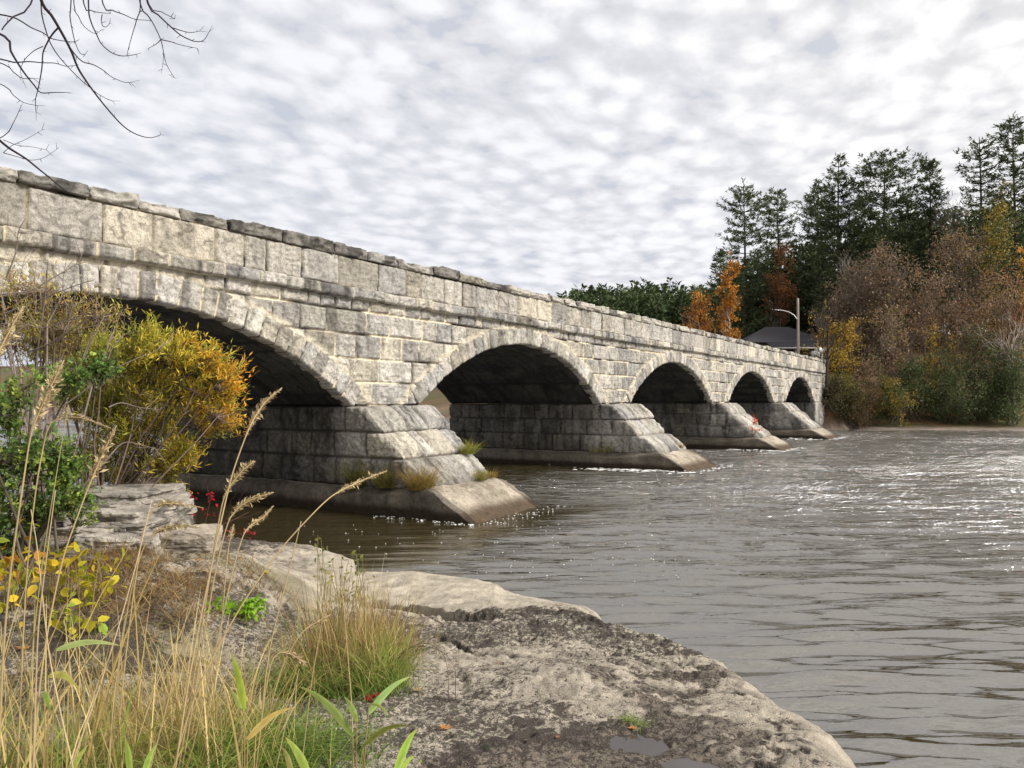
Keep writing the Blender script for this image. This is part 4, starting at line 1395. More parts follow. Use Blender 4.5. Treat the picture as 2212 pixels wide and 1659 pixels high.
broadleaf('green_bush', 'dark green low bush between the two larger evergreen bushes', 2052, 790, 76.5, 120, 64, DKGREEN, 3200, 0.17, bush=True, group=GB, cat='bush', fill=0.85)
broadleaf('olive_bush', 'olive-yellow bush at the foot of the golden tree', 1824, 800, 76.5, 90, 65, OLIVE + YELLOW[2:3], 2200, 0.16, bush=True, group=GB, cat='bush', fill=0.8)
broadleaf('olive_bush', 'small yellowish bush in front of the leftmost evergreen bush', 1925, 812, 75.5, 80, 66, OLIVE + YELLOW[1:3], 1600, 0.15, bush=True, group=GB, cat='bush', fill=0.8)
broadleaf('brown_bush', 'dull brown bush between the olive bush and the yellowish bush', 1872, 770, 78, 100, 67, BROWN + OLIVE[3:], 2400, 0.17, bush=True, group=GB, cat='bush', fill=0.8)
broadleaf('brown_bush', 'dark bush right behind the end of the bridge wall', 1800, 770, 80, 90, 68, [(.07, .055, .04), (.05, .045, .03), (.09, .06, .035)], 2400, 0.17, bush=True, group=GB, cat='bush', fill=0.85)


broadleaf('brown_bush', 'dark olive scrub on the slope touching the bridge end wall', 1812, 815, 75.2, 80, 69, [(.07, .065, .03), (.05, .05, .025), (.10, .08, .03)], 2000, 0.16, bush=True, group=GB, cat='bush', fill=0.85)
broadleaf('brown_bush', 'low dark scrub at the waterline right of the bridge end', 1848, 850, 74.8, 90, 70, [(.08, .07, .03), (.06, .055, .025), (.12, .07, .03)], 1600, 0.15, bush=True, group=GB, cat='bush', fill=0.85)
# --- house ------------------------------------------------------------------------
def build_house():
    d = 100.0
    c = px(1700, 745, d)
    gz = 5.5
    root = thing('house', 'low house with a dark hipped roof behind the far end of the bridge', 'house', (c[0], d, gz))
    m_wall = mat_plain('house_wall', (.17, .14, .115), 0.9, 0.1, 0.3, 3.0)
    m_roof = mat_plain('roof_shingle', (.075, .07, .08), 0.9, 0.2, 0.5, 22.0)
    m_white = mat_plain('white_trim', (.50, .48, .45), 0.6, 0.2, 0.1)
    m_dark = mat_plain('window_glass', (.02, .022, .025), 0.1, 0.5, 0.1)
    xl, xr, y0, y1 = px(1612, 0, 97)[0], px(1800, 0, 97)[0], 97.0, 106.0
    ze, zr = 10.0, 12.3
    def box(a, b, col=(1, 1, 1)):
        (x0, y0_, z0), (x1, y1_, z1) = a, b
        V = [(x, y, z) for x in (x0, x1) for y in (y0_, y1_) for z in (z0, z1)]
        return V, [[0, 1, 3, 2], [4, 6, 7, 5], [0, 4, 5, 1], [2, 3, 7, 6], [0, 2, 6, 4], [1, 5, 7, 3]]
    V, Q = box((xl + .5, y0 + .5, gz - 1.5), (xr - .5, y1 - .5, ze - 0.05))
    mk('wall', V, Q, None, m_wall, root)
    ym = (y0 + y1) / 2
    V = [(xl, y0, ze), (xr, y0, ze), (xr, y1, ze), (xl, y1, ze), (xl + 3.9, ym, zr), (xr - 3.9, ym, zr), (xl, y0, ze - .14), (xr, y0, ze - .14), (xr, y1, ze - .14), (xl, y1, ze - .14)]
    mk('roof', V, [[0, 1, 5, 4], [2, 3, 4, 5], [0, 1, 7, 6], [1, 2, 8, 7], [2, 3, 9, 8], [3, 0, 6, 9], [6, 7, 8, 9]], [[1, 2, 5], [3, 0, 4]], m_roof, root)
    zp = 9.15
    V = [(xl + 2.6, y0 + .02, ze - .02), (xr - .6, y0 + .02, ze - .02), (xr - .6, y0 - 2.6, zp), (xl + 2.6, y0 - 2.6, zp),
         (xl + 2.6, y0 + .02, ze - .14), (xr - .6, y0 + .02, ze - .14), (xr - .6, y0 - 2.6, zp - .12), (xl + 2.6, y0 - 2.6, zp - .12)]
    mk('porch_roof', V, [[0, 1, 2, 3], [4, 5, 6, 7], [0, 3, 7, 4], [1, 2, 6, 5], [2, 3, 7, 6]], None, m_roof, root)
    V, Q = box((xl + 2.5, y0 - 2.75, zp - .16), (xr - .5, y0 - 2.61, zp + .03))
    mk('gutter', V, Q, None, m_white, root)
    for k in range(4):
        xx = xl + 2.8 + k * (xr - xl - 3.6) / 3
        V, Q = box((xx, y0 - 2.5, gz - 1.0), (xx + .16, y0 - 2.34, zp - .13))
        mk('porch_post', V, Q, None, m_white, root)
    for k in range(3):
        xx = xl + 3.0 + k * 2.6
        V, Q = box((xx, y0 + .44, gz + 1.0), (xx + 1.1, y0 + .49, gz + 2.4))
        w = mk('window', V, Q, None, m_dark, root)
        V, Q = box((xx - .08, y0 + .40, gz + .90), (xx + 1.18, y0 + .47, gz + .99))
        mk('sill', V, Q, None, m_white, w)


build_house()


def build_pole():
    d = 87.0
    p = px(1725, 760, d)
    root = thing('utility_pole', 'weathered wooden utility pole with a curved lamp arm at the bridge end', 'lamp pole', (p[0], d, 5.3))
    A = Acc()
    zt = px(1725, 645, d)[2]
    z = np.linspace(5.0, zt, 12)
    A.tube(np.stack([p[0] + 0 * z, d + 0 * z, z], 1), np.linspace(0.165, 0.125, 12), 10, (.33, .28, .235))
    A.build('pole', M_BARK, root, True)
    m = mat_plain('galvanised_steel', (.50, .50, .50), 0.45, 0.5, 0.1, metal=0.4)
    q = [(1723, 689), (1716, 680), (1706, 674), (1694, 670.5), (1682, 669), (1675, 668.8)]
    A = Acc()
    A.tube([px(a, b, d - 0.15) for a, b in q], 0.055, 8)
    arm = A.build('lamp_arm', m, root, True)
    A = Acc()
    a, b = px(1677, 669, d - .15), px(1665, 667.5, d - .15)
    s = np.linspace(0, 1, 7)
    A.tube(a[None] + (b - a)[None] * s[:, None], np.array([.05, .11, .135, .14, .13, .10, .04]), 10)
    A.build('lamp_head', m, arm, True)


build_pole()


def build_sign(label, x0, x1, y0, y1, d, dark):
    a, b = px(x0, y0, d), px(x1, y1, d)
    cx = (a[0] + b[0]) / 2
    gz = ground_at(cx, d)
    root = thing('road_sign', label, 'sign', (cx, d, gz), 'signs by the bridge end')
    mw = mat_plain('sign_back', (.62, .62, .60), 0.5, 0.3, 0.06)
    md = mat_plain('sign_dark_face', (.06, .065, .065), 0.5, 0.3, 0.15)
    th = 0.02
    def box(x0_, x1_, y0_, y1_, z0_, z1_):
        V = [(x, y, z) for x in (x0_, x1_) for y in (y0_, y1_) for z in (z0_, z1_)]
        return V, [[0, 1, 3, 2], [4, 6, 7, 5], [0, 4, 5, 1], [2, 3, 7, 6], [0, 2, 6, 4], [1, 5, 7, 3]]
    V, Q = box(a[0], b[0], d - th, d + th, b[2], a[2])
    pn = mk('panel', V, Q, None, mw, root)
    if dark:
        w = 0.07
        V, Q = box(a[0] + w, b[0] - w, d - th - 0.012, d - th - 0.003, b[2] + w, a[2] - w)
        mk('dark_face', V, Q, None, md, pn)
    for f in (0.3, 0.8):
        xx = a[0] + (b[0] - a[0]) * f
        V, Q = box(xx - .045, xx + .045, d + th + .003, d + th + .09, gz - .3, a[2] - .05)
        mk('post', V, Q, None, mw, root)


build_sign('dark-faced sign with a white rim standing just above the coping at the bridge end', 1753.5, 1771.5, 758, 771, 82, True)
build_sign('plain white sign board behind the dark-faced sign', 1761, 1781, 750.5, 762, 84, False)
build_sign('white sign board right of the forked tree trunk', 1783, 1800, 751, 760, 85, False)

# ------------------------------------------------------------------ near bank: rocks, bushes, reeds, leaves
def ray_ground(x, y):
    """distance at which the line of sight through a photo position meets the near bank"""
    d = np.linspace(2.6, 13.5, 300)
    z = near_z((x - 1106) / 1700 * d, d)
    r = H - (y - 865) / 1700 * d
    k = np.argmax(r <= z)
    return float(d[k]) if (r <= z).any() else 9.0


def superbox(A, c, dims, rot, n, seed, amp, col, p=7.0, strata=1.0):
    """a rough rock slab: box with rounded edges and weathered bedding"""
    g = np.linspace(-1, 1, n)
    U, V_ = np.meshgrid(g, g, indexing='ij')
    ca, sa = math.cos(rot), math.sin(rot)
    VV, QQ, CC = [], [], []
    off = 0
    for ax in range(3):
        for sg in (-1, 1):
            P = np.zeros((n, n, 3)); P[..., ax] = sg; P[..., (ax + 1) % 3] = U; P[..., (ax + 2) % 3] = V_
            l = (np.abs(P) ** p).sum(-1, keepdims=True) ** (1 / p)
            P = P / l * np.asarray(dims) / 2
            x, y, z = P[..., 0], P[..., 1], P[..., 2]
            w = np.stack([x * ca - y * sa, x * sa + y * ca, z], -1) + np.asarray(c)
            nx, ny, nz = x / dims[0] * 2, y / dims[1] * 2, z / dims[2] * 2
            nd = np.stack([nx * ca - ny * sa, nx * sa + ny * ca, 0.45 * nz], -1)
            f = fbm(w[..., 0] * 5 + w[..., 1] * 4.0, w[..., 2] * 11, w[..., 1] * 5, 4, seed, 0.6) - 0.5
            f2 = (np.floor(fbm(w[..., 0] * 2.5 + w[..., 1] * 2.2, w[..., 2] * 7, w[..., 1] * 2.5, 3, seed + 3) * 8) / 8 - 0.5) * 1.6
            f3 = fbm(w[..., 0] * 1.5, w[..., 1] * 1.5, None, 3, seed + 5) - 0.5
            lev = np.floor(w[..., 2] * 20 + 1.4 * fbm(w[..., 0] * 1.5, w[..., 1] * 1.5, None, 2, seed + 11))
            strat = _hash(lev, np.floor(w[..., 0] * 2.3 + lev * .37), np.floor(w[..., 1] * 2.3), seed) - 0.5
            w = w + nd * (1.1 * amp * strat)[..., None] * strata
            w = w + nd * (amp * (1.2 * f + 0.8 * f2 + 2.2 * f3))[..., None]
            k = np.clip(0.75 + 0.9 * f + 0.5 * f2, 0.25, 1.3)
            dk = sstep(fbm(w[..., 0] * 3, w[..., 2] * 5, w[..., 1] * 3, 4, seed + 8), 0.52, 0.64)
            cc = np.asarray(col) * k[..., None] * (1 - 0.6 * dk[..., None])
            q = grid_quads(n, n)
            VV.append(w.reshape(-1, 3)); CC.append(cc.reshape(-1, 3)); QQ.append((q if sg > 0 else q[:, ::-1]) + off); off += n * n
    A.add(np.vstack(VV), np.vstack(QQ), None, np.vstack(CC))


M_ROCK = mat_stone('ledge_rock', 1.0, 0.8, 0.6, 0.5, 0.9, 1.6)


def build_outcrop():
    rg = np.random.default_rng(4)
    root = thing('rock_outcrop', 'layered pale limestone ledges stacked under the yellow bush', 'rock ledge', (-4.0, 8.2, 0.6))
    lay = [  # px centre x, y top, y bottom, width px, depth m, depth extent
        (232, 1062, 1082, 190, 8.9, 1.2, .42), (190, 1084, 1112, 250, 8.75, 1.3, .36), (240, 1100, 1126, 190, 8.5, 1.3, .44), (120, 1106, 1136, 190, 8.3, 1.2, .40),
        (245, 1126, 1152, 170, 8.3, 1.3, .38), (150, 1134, 1166, 210, 8.2, 1.2, .44), (262, 1152, 1190, 150, 8.1, 1.3, .46), (120, 1168, 1188, 150, 7.9, 1.1, .36),
        (100, 1186, 1222, 130, 7.7, 1.0, .34), (240, 1188, 1216, 190, 7.9, 1.3, .40)]
    for i, (x, y0, y1, w, d, de, c) in enumerate(lay):
        a, b = px(x, y0, d), px(x, y1 + 10, d)
        A = Acc()
        superbox(A, ((a[0]), d + de / 2 - 0.3 + rg.uniform(-.12, .12), (a[2] + b[2]) / 2), (w * d / 1700, de, a[2] - b[2]), rg.uniform(-0.3, 0.3), 90, 700 + 10 * i, 0.06, np.array([1.0, .90, .77]) * c * .85, 18.0)
        A.build('ledge', M_ROCK, root, True)
    # loose blocks on the shelf
    for (x, y, d, w, h, lb) in ((395, 1215, 8.3, 0.75, 0.28, 'low rounded grey rock right of the layered ledges'),):
        p = px(x, y, d); gz = ground_at(p[0], d, True)
        A = Acc()
        superbox(A, (p[0], d, gz + h * 0.28), (w, w * 0.7, h), 0.2, 50, 780 + x, 0.05, np.array([.40, .34, .27]), 9.0, 0.4)
        tag(A.build('rock', M_ROCK, None, True), lb, 'rock')


build_outcrop()


def clump_leaves(rg, centres, per, spread, L, Wd, cols, tone=(0.7, 1.3), down=0.2):
    n = len(centres)
    P = np.repeat(centres, per, 0) + rg.normal(0, spread, (n * per, 3))
    D = rg.normal(0, 1, P.shape) + np.repeat(rg.normal(0, 0.9, (n, 3)), per, 0); D[:, 2] -= down
    C = np.repeat(cols * rg.uniform(*tone, (n, 1)), per, 0) * rg.uniform(0.75, 1.25, (n * per, 1))
    LL = L * rg.uniform(0.6, 1.25, n * per)
    return P, LL, LL * Wd, D, leaf_normals(rg, n * per), C


def lobe_bush(name, label, base_px, d, lobes, seed, colfun, L, Wd, per=22, nstem=7, bark=(.16, .12, .09), dens=1.0, spread=0.07, cat='bush'):
    """bush whose twigs fill the given lobes (photo x, y, rx, ry, distance offset)"""
    rg = np.random.default_rng(seed)
    b = px(base_px[0], base_px[1], d)
    gz = ground_at(b[0], d, True)
    root = thing(name, label, cat, (b[0], d, gz))
    B = Acc(); F = Acc()
    base = np.array([b[0], d, gz - 0.1])
    s = d / 1700
    for (lx, ly, rx, ry, dd) in lobes:
        c = px(lx, ly, d + dd)
        R = np.array([rx * s, max(rx, ry) * s * 0.9, ry * s])
        n = int(dens * 260 * (R[0] * R[2]) ** 0.75 / 0.35) + 10
        u = rg.normal(0, 1, (n, 3)); u /= np.linalg.norm(u, axis=1, keepdims=True)
        cen = c + u * (rg.random(n) ** 0.40)[:, None] * R * (1 + 0.16 * rg.normal(0, 1, (n, 1)))
        gate = vn(cen[:, 0] * 7, cen[:, 2] * 7, cen[:, 1] * 7, seed)
        cen = c + (cen - c) * (0.50 + 1.0 * vn(cen[:, 0] * 4.5, cen[:, 2] * 4.5, cen[:, 1] * 4.5, seed + 1))[:, None]
        cen = cen[gate > 0.46]; n = len(cen)
        cen[:, 2] = np.maximum(cen[:, 2], gz + 0.05)
        # stems reach each lobe, twigs reach the clumps
        stems = []
        for k in range(1 if rx < 60 else 2):
            tgt = c + rg.normal(0, 0.5, 3) * R
            t = np.linspace(0, 1, 8)[:, None]
            bb = base + rg.normal(0, 0.16, 3) * [1, 1, 0]
            mid = (bb + tgt) / 2 + np.array([0, 0, 0.28 * np.linalg.norm(tgt - bb)]) * 0.5 + rg.normal(0, 0.22, 3)
            pts = bb * (1 - t) ** 2 + 2 * mid * t * (1 - t) + tgt * t ** 2 + rg.normal(0, 0.012, (8, 3))
            B.tube(pts, np.linspace(0.019, 0.005, 8), 5, np.array(bark) * rg.uniform(0.7, 1.4))
            stems.append(pts)
        S = np.vstack(stems)
        for q in cen[::2]:
            j = np.argmin(((S - q) ** 2).sum(1) + rg.uniform(0, 0.05, len(S)))
            m = (S[j] + q) / 2 + rg.normal(0, 0.04, 3)
            B.tube([S[j], m, q + (q - m) * 0.18], [0.006, 0.004, 0.002], 3, np.array(bark) * rg.uniform(0.7, 1.6), cap=False)
        cols = colfun(cen, rg)
        # each clump is a spray: a twig growing outwards with leaves along both sides
        outw = cen - (c * 0.55 + base * 0.45) + rg.normal(0, 0.16, (n, 3)); outw[:, 2] += 0.12
        outw /= np.linalg.norm(outw, axis=1, keepdims=True) + 1e-6
        outw += rg.normal(0, 0.35, (n, 3))
        tl = rg.uniform(0.5, 1.25, n) * spread * 4.2
        f = np.tile(np.linspace(0.05, 1.0, per), (n, 1)) + rg.normal(0, .04, (n, per))
        P = cen[:, None] + outw[:, None] * (tl[:, None] * (f - 0.4))[..., None] - np.array([0, 0, 1.0]) * (0.25 * tl[:, None] * f * f)[..., None] + rg.normal(0, spread * .18, (n, per, 3))
        sidev = np.cross(outw, rg.normal(0, 1, (n, 3)))
        sidev /= np.linalg.norm(sidev, axis=1, keepdims=True) + 1e-6
        sg = np.where(np.arange(per) % 2, 1.0, -1.0)[None, :, None]
        D = outw[:, None] * 0.8 + sidev[:, None] * sg * rg.uniform(0.4, 1.0, (n, per, 1)) + rg.normal(0, .3, (n, per, 3))
        keep = rg.random((n, per)) < 0.9
        LL = L * rg.uniform(.5, 1.2, (n, per))
        C = cols[:, None] * rg.uniform(.65, 1.3, (n, 1, 1)) * rg.uniform(.75, 1.25, (n, per, 1))
        P, D, LL, C = P[keep], D[keep], LL[keep], C[keep]
        (F.ovals if Wd > .4 else F.leaves)(P, LL, LL * Wd, D, leaf_normals(rg, len(P)), C, 0.2)
        for q, o_, l_ in zip(cen[::2], outw[::2], tl[::2]):
            B.tube([q - o_ * l_ * .4, q + o_ * l_ * .1, q + o_ * l_ * .55 - np.array([0, 0, .2 * l_])], [.0035, .0025, .0012], 3, np.array(bark) * rg.uniform(.7, 1.6), cap=False)
    B.build('stems', M_BARK, root)
    F.build('foliage', M_LEAF, root)
    return root


def col_yellow(cen, rg):
    n = len(cen)
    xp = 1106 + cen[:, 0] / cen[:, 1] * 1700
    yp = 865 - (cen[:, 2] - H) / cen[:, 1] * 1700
    g = np.array([.42, .40, .06]); y = np.array([.70, .54, .06]); o = np.array([.74, .38, .05])
    t = np.clip((xp - 250) / 300 + rg.normal(0, 0.22, n) + (900 - yp) * 0.0002, 0, 1)[:, None]
    c = np.where(t < 0.5, g + (y - g) * t * 2, y + (o - y) * (t - 0.5) * 2)
    mg = (rg.random(n) < 0.22)[:, None]
    c = np.where(mg, np.array([[.30, .34, .06]]), c)
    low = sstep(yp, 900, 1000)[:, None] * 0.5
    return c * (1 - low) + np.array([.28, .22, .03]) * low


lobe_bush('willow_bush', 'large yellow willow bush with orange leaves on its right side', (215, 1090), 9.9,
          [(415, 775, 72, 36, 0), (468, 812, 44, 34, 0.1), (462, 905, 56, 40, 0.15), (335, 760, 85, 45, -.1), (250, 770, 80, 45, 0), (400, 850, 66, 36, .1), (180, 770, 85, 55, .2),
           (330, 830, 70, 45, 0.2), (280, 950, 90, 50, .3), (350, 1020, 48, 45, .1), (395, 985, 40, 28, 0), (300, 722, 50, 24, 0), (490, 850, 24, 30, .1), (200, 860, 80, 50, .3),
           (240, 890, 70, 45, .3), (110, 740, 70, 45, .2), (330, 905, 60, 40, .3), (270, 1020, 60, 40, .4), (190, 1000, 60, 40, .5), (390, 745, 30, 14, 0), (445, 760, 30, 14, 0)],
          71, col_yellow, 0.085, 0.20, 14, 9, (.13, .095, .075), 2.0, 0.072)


def col_brownish(cen, rg):
    n = len(cen)
    c = np.array([[.50, .38, .08], [.40, .34, .08], [.50, .30, .09], [.36, .35, .08]])[rg.integers(0, 4, n)]
    return c


lobe_bush('willow_bush', 'thin twiggy willow with sparse yellow-brown leaves at the left edge in front of the arch', (70, 1100), 8.9,
          [(60, 690, 90, 55, 0), (130, 720, 60, 40, 0), (30, 760, 50, 40, 0), (150, 665, 75, 35, 0), (30, 630, 50, 40, 0), (120, 740, 90, 50, .1), (215, 680, 50, 40, 0), (90, 620, 60, 30, 0)],
          72, col_brownish, 0.07, 0.2, 7, 11, (.20, .15, .12), 0.9, 0.085)


def col_green(cen, rg):
    n = len(cen)
    return np.array([[.16, .27, .06], [.22, .34, .08], [.12, .21, .055], [.34, .42, .08]])[rg.integers(0, 4, n)]


lobe_bush('green_bush', 'leafy green bush at the left edge, in front of the layered ledges', (60, 1190), 7.4,
          [(45, 850, 60, 35, 0), (20, 905, 60, 40, 0), (60, 985, 70, 45, .1), (120, 1000, 50, 40, 0), (140, 1025, 35, 30, 0), (35, 1070, 65, 40, 0), (140, 825, 55, 26, .2), (85, 1110, 45, 30, 0), (20, 1140, 40, 30, 0), (30, 1190, 50, 30, 0), (90, 1050, 60, 35, 0), (10, 1020, 50, 40, 0), (150, 1080, 40, 30, 0), (165, 1115, 35, 22, 0), (215, 800, 35, 22, .3)],
          73, col_green, 0.05, 0.62, 11, 6, (.10, .08, .06), 1.7, 0.06)


def px_tube(A, pts, d0, d1, r0, r1, col, scale=1.0, off=(0, 0), rg=None, ns=5, sub=3):
    n = len(pts)
    P = np.array([px(x * scale + off[0], y * scale + off[1], d0 + (d1 - d0) * i / max(n - 1, 1)) for i, (x, y) in enumerate(pts)])
    # smooth the polyline
    if n > 2:
        t = np.arange(n); tt = np.linspace(0, n - 1, (n - 1) * sub + 1)
        Q = []
        for i in range(len(tt)):
            k = min(int(tt[i]), n - 2); f = tt[i] - k
            p0, p1, p2, p3 = P[max(k - 1, 0)], P[k], P[k + 1], P[min(k + 2, n - 1)]
            Q.append(0.5 * (2 * p1 + (p2 - p0) * f + (2 * p0 - 5 * p1 + 4 * p2 - p3) * f * f + (3 * p1 - p0 - 3 * p2 + p3) * f ** 3))
        P = np.array(Q)
    A.tube(P, np.linspace(r0, r1, len(P)), ns, col)
    return P


def build_overhang():
    rg = np.random.default_rng(9)
    gz = ground_at(-5.2, 4.6, True)
    root = thing('overhanging_tree', 'bare dark twigs of a leafless tree hanging in from the top left', 'tree', (-5.2, 4.6, gz))
    A = Acc()
    dk = (.035, .028, .034)
    tr = np.array([[-5.2, 4.6, gz - .3], [-5.15, 4.6, 2.2], [-5.0, 4.65, 4.2], [-4.7, 4.7, 6.0], [-4.3, 4.8, 7.6]])
    A.tube(tr, [.16, .14, .11, .08, .05], 9, (.06, .05, .045))
    A.build('trunk', M_BARK, root, True)
    A = Acc()
    D = 5.0
    limb = [(-900, -900), (-300, -560), (300, -420), (800, -380), (1200, -360)]
    px_tube(A, limb, 4.8, D, .045, .012, dk, 1 / 3)
    limb2 = [(-1100, -500), (-600, -250), (-330, 100), (-260, 500), (-240, 900)]
    px_tube(A, limb2, 4.8, D, .035, .008, dk, 1 / 3)
    L = [
        ([(120, -460), (190, -180), (245, 0), (300, 70), (355, 160), (400, 240), (440, 320), (480, 420), (530, 500), (580, 570), (650, 660), (755, 780), (830, 840), (905, 872), (970, 880), (1025, 862)], .0115, .002),
        ([(-330, 20), (0, 75), (90, 105), (170, 155), (250, 190), (300, 225), (360, 240), (440, 250), (480, 240)], .006, .0018),
        ([(-330, 60), (0, 215), (40, 310), (100, 410), (150, 480), (200, 540), (240, 585), (320, 583), (405, 583)], .0085, .002),
        ([(-300, 300), (0, 370), (70, 385), (160, 380), (250, 388), (330, 390), (400, 410), (460, 405)], .005, .0018),
        ([(350, 155), (310, 200), (270, 270), (250, 330), (245, 420), (230, 520), (215, 590), (205, 640), (210, 710)], .006, .002),
        ([(220, -430), (235, 0), (245, 90), (270, 180), (300, 260), (350, 340), (420, 420), (500, 500), (560, 550), (610, 590), (660, 620), (710, 640)], .005, .0018),
        ([(400, 240), (450, 320), (510, 380), (580, 400), (650, 440), (700, 480), (780, 515), (825, 517)], .0045, .0016),
        ([(440, -410), (430, 0), (425, 80), (440, 170), (460, 250), (490, 320), (525, 335)], .004, .0016),
        ([(430, -410), (450, 0), (480, 80), (520, 150), (590, 195), (630, 170)], .004, .0016),
        ([(450, -410), (515, 0), (560, 40), (610, 55), (690, 62)], .005, .0016),
        ([(540, -400), (545, 0), (560, 110), (600, 200), (630, 260), (690, 315), (750, 340), (800, 342), (860, 332)], .0048, .0016),
        ([(860, -380), (885, 0), (865, 90), (840, 180), (815, 270), (800, 335)], .004, .0016),
        ([(820, -380), (885, 0), (930, 70), (970, 130), (1020, 235), (1040, 320), (1060, 400), (1112, 488)], .0055, .0016),
        ([(830, -380), (935, 0), (1000, 70), (1090, 155), (1150, 205), (1210, 235), (1250, 247), (1300, 240), (1335, 185)], .006, .0018),
        ([(1090, 155), (1170, 180), (1220, 188), (1275, 178)], .0035, .0015),
        ([(560, -400), (640, 0), (700, 40), (780, 70), (850, 100), (950, 108)], .005, .0016),
        ([(1020, 235), (1090, 250), (1150, 270), (1260, 292)], .0035, .0015),
        ([(1020, 235), (990, 265), (945, 290)], .003, .0013),
        ([(840, -380), (940, 0), (1020, 50), (1110, 97)], .0038, .0015),
        ([(-250, 700), (0, 920), (70, 970), (150, 1020), (230, 1085), (300, 1140), (360, 1190), (430, 1242)], .0095, .004),
        ([(-260, 430), (0, 540), (60, 600), (130, 650), (220, 670)], .004, .0016),
        ([(-280, 300), (0, 400), (60, 450), (120, 490), (190, 490)], .004, .0016),
        ([(-20, 170), (0, 140), (60, 80), (165, 0), (300, -420)], .004, .006),
        ([(-250, 1000), (0, 870), (60, 790), (110, 680)], .004, .0015),
        ([(0, 980), (60, 930), (150, 890), (250, 830)], .0025, .001),
        ([(0, 980), (90, 1005), (180, 1028), (270, 1010), (350, 955)], .0025, .001),
        ([(0, 895), (90, 930), (180, 940), (280, 960)], .0025, .001),
        ([(1040, 320), (1038, 370), (1030, 430)], .002, .001),
        ([(250, 280), (190, 310), (130, 370), (105, 440), (125, 510)], .003, .0012),
        ([(635, 70), (630, 110), (640, 145), (665, 150), (685, 125)], .003, .0012),
    ]
    for i, (pts, r0, r1) in enumerate(L):
        d0 = D + 0.5 * math.sin(i * 1.7); d1 = d0 + 0.4 * math.cos(i * 2.3)
        if i in (4, 6, 14, 16, 17, 27, 28): d0, d1 = D, D + 0.1
        P = px_tube(A, pts, d0, d1, r0, r1, dk, 1 / 3)
        # buds and spurs
        for k in range(4, len(P) - 1, 4):
            v = unit(rg.normal(0, 1, 3)) * rg.uniform(0.012, 0.035)
            A.tube([P[k], P[k] + v], [0.0022, 0.0012], 3, dk)
        e = P[-1]; v = unit(P[-1] - P[-3])
        for _ in range(2):
            A.tube([e, e + unit(v + rg.normal(0, 0.6, 3)) * rg.uniform(0.02, 0.06)], [0.0016, 0.0009], 3, dk)
    A.build('branches', M_BARK, root)


build_overhang()


# --- bare grey twigs in front of the bush ---------------------------------------
def twig_shrub(name, label, lines, d, seed, col, r=0.008, cat='shrub', scale=1.0, off=(0, 0), kids=3):
    rg = np.random.default_rng(seed)
    p0 = px(lines[0][0][0] * scale + off[0], lines[0][0][1] * scale + off[1], d)
    gz = ground_at(p0[0], d, True)
    root = thing(name, label, cat, (p0[0], d, gz))
    A = Acc()
    for k, ln in enumerate(lines):
        P = px_tube(A, ln, d + rg.normal(0, .1), d + rg.normal(0, .25), r, r * 0.3, np.array(col) * rg.uniform(0.8, 1.25), scale, off)
        b = P[0]
        if k % 2 == 0 and b[2] > gz:
            A.tube([[p0[0] + rg.normal(0, .08), d, gz - .05], (b + np.array([p0[0], d, gz])) / 2 + rg.normal(0, .04, 3), b], [r * 1.4, r * 1.2, r], 5, col)
        for _ in range(kids):
            j = rg.integers(len(P) // 3, len(P) - 1)
            v = unit(P[j] - P[j - 1]) + rg.normal(0, 0.6, 3)
            L = rg.uniform(0.12, 0.4)
            m = P[j] + unit(v) * L * 0.5
            A.tube([P[j], m, m + unit(v + rg.normal(0, .35, 3)) * L * 0.5], [r * .45, r * .3, r * .15], 3, np.array(col) * rg.uniform(0.8, 1.3))
    A.build('stems', M_BARK, root)
    return root


twig_shrub('bare_shrub', 'bare grey-brown shrub stems crossing in front of the yellow bush', [
    [(90, 910), (140, 875), (200, 830), (215, 812), (260, 790), (300, 772), (340, 755), (350, 735)],
    [(190, 830), (225, 800), (232, 780), (240, 755), (255, 735)], [(200, 828), (228, 760), (235, 735), (250, 700), (262, 668)],
    [(0, 680), (50, 660), (100, 640), (150, 620), (185, 608), (200, 605)], [(0, 635), (60, 628), (110, 600), (160, 570), (175, 545)],
    [(120, 740), (140, 720), (150, 680), (160, 640)], [(0, 700), (50, 700), (90, 708), (150, 690), (180, 676)],
    [(60, 760), (110, 740), (170, 700), (215, 660), (240, 640)], [(20, 820), (60, 800), (110, 790)], [(235, 880), (262, 870), (300, 880), (345, 885)],
    [(255, 965), (275, 955), (310, 962), (345, 972)], [(40, 900), (45, 800), (30, 700), (40, 600), (55, 540)], [(75, 880), (80, 760), (95, 640), (100, 560)], [(10, 600), (30, 545), (35, 500), (50, 470)],
    [(100, 700), (130, 640), (135, 590), (155, 560)], [(0, 760), (30, 720), (70, 690), (75, 650)]], 8.6, 81, (.21, .17, .145), 0.0095)

red = twig_shrub('red_leaved_shrub', 'small shrub with scattered crimson leaves by the dark water behind the rock shelf', [
    [(430, 1185), (445, 1130), (455, 1085), (462, 1065)], [(420, 1185), (425, 1140), (418, 1090), (410, 1060)], [(440, 1180), (470, 1140), (510, 1120), (540, 1105)],
    [(430, 1180), (480, 1155), (530, 1150), (565, 1148)], [(415, 1180), (395, 1130), (380, 1090)], [(440, 1170), (490, 1120), (520, 1080)]], 10.6, 82, (.15, .07, .06), 0.005, kids=5)


